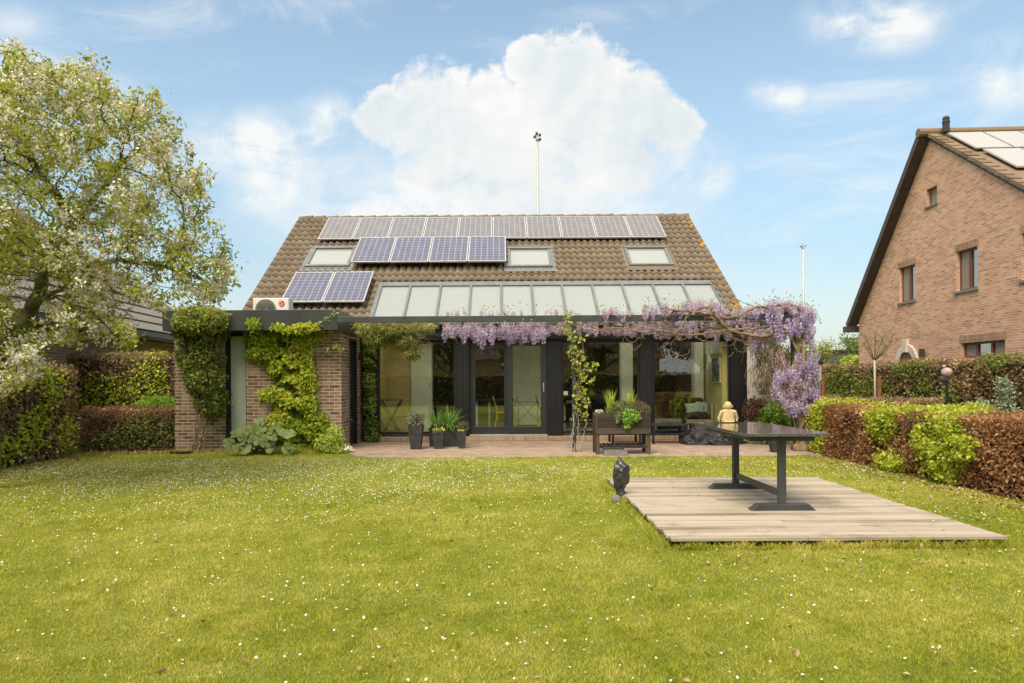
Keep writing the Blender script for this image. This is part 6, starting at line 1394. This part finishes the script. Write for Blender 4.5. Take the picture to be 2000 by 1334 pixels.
for x in (0,):
    box('wall', M['brick_n'], bh, -12, 14, -38, -30, 0, 3.4); MB().prism([(-30+.5, 3.2), (-34, 7.6), (-38.5, 3.2)], 'x', -12.4, 14.4).build('roof', M['tile_n'], bh)

# ================================================================== LAWN
def blades(n, x0, x1, y0, y1, hmin, hmax, w, two=True, reject=None):
    X = rng.uniform(x0, x1, n); Y = np.sqrt(rng.uniform(y0**2, y1**2, n)) if False else rng.uniform(y0, y1, n); k = np.abs(X) < Y*.88+.6
    k &= ~((X > dxl-.0) & (X < dxr+.0) & (Y > dyf-.0) & (Y < dyb)); k &= ~((X > 5.85) & (Y > 5)); k &= X > -8.2
    k &= ~((Y > 12.1+.5*np.clip(-1.8-X, 0, 1)) & (X > -3.0)); k &= ~((Y > 13.3)); k &= ~((Y > 12.15) & (X > -3.1))
    return X[k], Y[k]
GX = []; GY = []; GH = []; GW = []
for n, y0, y1, w_, hm in ((330000, 2.3, 4.2, .0028, .021), (280000, 4.2, 6.5, .0036, .022), (200000, 6.5, 9.0, .0055, .023), (190000, 9.0, 13.3, .008, .024)):
    xm = y1*.88+.6; X, Y = blades(n, -xm, xm, y0, y1, 0, 0, 0); GX.append(X); GY.append(Y); GH.append(rng.uniform(.5, 1.25, len(X))*hm); GW.append(np.full(len(X), w_))
# longer fringe round the deck, the patio edge and the walls
def fringe(n, x0, x1, y0, y1, h): GX.append(rng.uniform(x0, x1, n)); GY.append(rng.uniform(y0, y1, n)); GH.append(rng.uniform(.5, 1.2, n)*h); GW.append(np.full(n, .0055))
fringe(2600, dxl, dxr, dyf-.07, dyf-.005, .085); fringe(3000, dxl-.09, dxl-.003, dyf, dyb, .07); fringe(2500, dxr+.003, dxr+.06, dyf, dyb, .06); fringe(2500, -6.6, -3.2, 13.1, 13.35, .10); fringe(900, .8, 1.7, 12.02, 12.22, .07); fringe(3000, -2.6, 5.6, 12.0, 12.16, .06); fringe(140, 1.2, 1.36, 7.45, 7.6, .06)
GX = np.concatenate(GX); GY = np.concatenate(GY); GH = np.concatenate(GH); GW = np.concatenate(GW); n = len(GX)
P = np.stack([GX, GY, np.zeros(n)], 1); nzc = vnoise(P, .9, 40); GH *= (.55+.5*vnoise(P, 1.6, 41))*(.55+1.1*vnoise(P, 9, 42)**1.5)
a = rng.uniform(0, 6.28, n); sx_ = np.stack([np.cos(a), np.sin(a), np.zeros(n)], 1)*GW[:, None]/2; a2 = rng.uniform(0, 6.28, n); ln = rng.uniform(.2, 1.7, n)*GH; le = np.stack([np.cos(a2)*ln, np.sin(a2)*ln, np.zeros(n)], 1); H = np.stack([0*GH, 0*GH, GH], 1)
V = np.stack([P-sx_, P+sx_, P+le*.35+H*.6+sx_*.7, P+le+H, P+le*.35+H*.6-sx_*.7], 1).reshape(-1, 3); i = np.arange(n)*5
q4 = np.stack([i, i+1, i+2, i+4], 1); t3 = np.stack([i+4, i+2, i+3], 1); r_ = rng.random(n)
go = npmesh('grass', V, [q4, t3], M['grass'], rnd=np.concatenate([r_, r_])); tag(go, 'short yellow green lawn grass', 'grass', kind='stuff')
# fallen petals and daisies
n = 64000; X = rng.uniform(-8, 5.6, n); Y = rng.uniform(2.8, 12.2, n); P = np.stack([X, Y, rng.uniform(.012, .035, n)], 1); dens = np.clip(np.exp(-((Y-10.2)/2.2)**2)*np.clip(.9-(X+1.5)*.22, .12, 1)*(.25+1.3*vnoise(P, 1.2, 55)), 0, 1)+.07
k = (rng.random(n) < dens) & (np.abs(X) < Y*.9) & ~((X > dxl) & (X < dxr) & (Y > dyf) & (Y < dyb)); P = P[k]
o = leaves('fallen_petals', M['petal_w'], None, P, .016, bias=(0, 0, 1), b=1.5, ratio=.9); tag(o, 'white petals and daisies scattered over the lawn, thickest before the annex', 'petals', kind='stuff')
Ps = []
for x0, x1, y0, y1, m_ in ((5.2, 5.8, 5.5, 12.2, 900), (4.2, 5.6, 5.3, 9, 160), (-8.2, -7.2, 8, 13, 900), (-8.2, -6.6, 13.1, 13.7, 700), (1.4, 4.8, 4.9, 5.6, 110), (-3, 5, 3, 9, 260), (-6.6, -3.2, 13.1, 13.4, 120), (3.5, 5.8, 9.3, 12, 200)):
    Ps.append(np.stack([rng.uniform(x0, x1, m_), rng.uniform(y0, y1, m_), rng.uniform(.012, .03, m_)], 1))
P = np.vstack(Ps); P = P[~((P[:, 0] > dxl) & (P[:, 0] < dxr) & (P[:, 1] > dyf) & (P[:, 1] < dyb))]
o = leaves('leaf_litter', M['litter'], None, P, .04, bias=(0, 0, 1), b=1.2, ratio=.6); tag(o, 'dry brown leaves lying in the grass along the hedges', 'leaf litter', kind='stuff')
P = np.stack([rng.uniform(dxl+.1, dxr-.1, 16), rng.uniform(dyf+.1, dyb-.1, 16), np.full(16, zd+.006)], 1); o = leaves('deck_litter', M['litter'], None, P, .035, b=2, fold=.05); tag(o, 'few dry leaf crumbs on the deck boards', 'leaf litter', kind='stuff')
P = np.stack([rng.uniform(-2.5, 5, 420), rng.uniform(12.2, 15, 420), np.full(420, .026)], 1); o = leaves('patio_petals', M['petal_w'], None, P, .02, b=2, fold=.05, ratio=.8); tag(o, 'pale petals fallen on the brick patio', 'petals', kind='stuff')
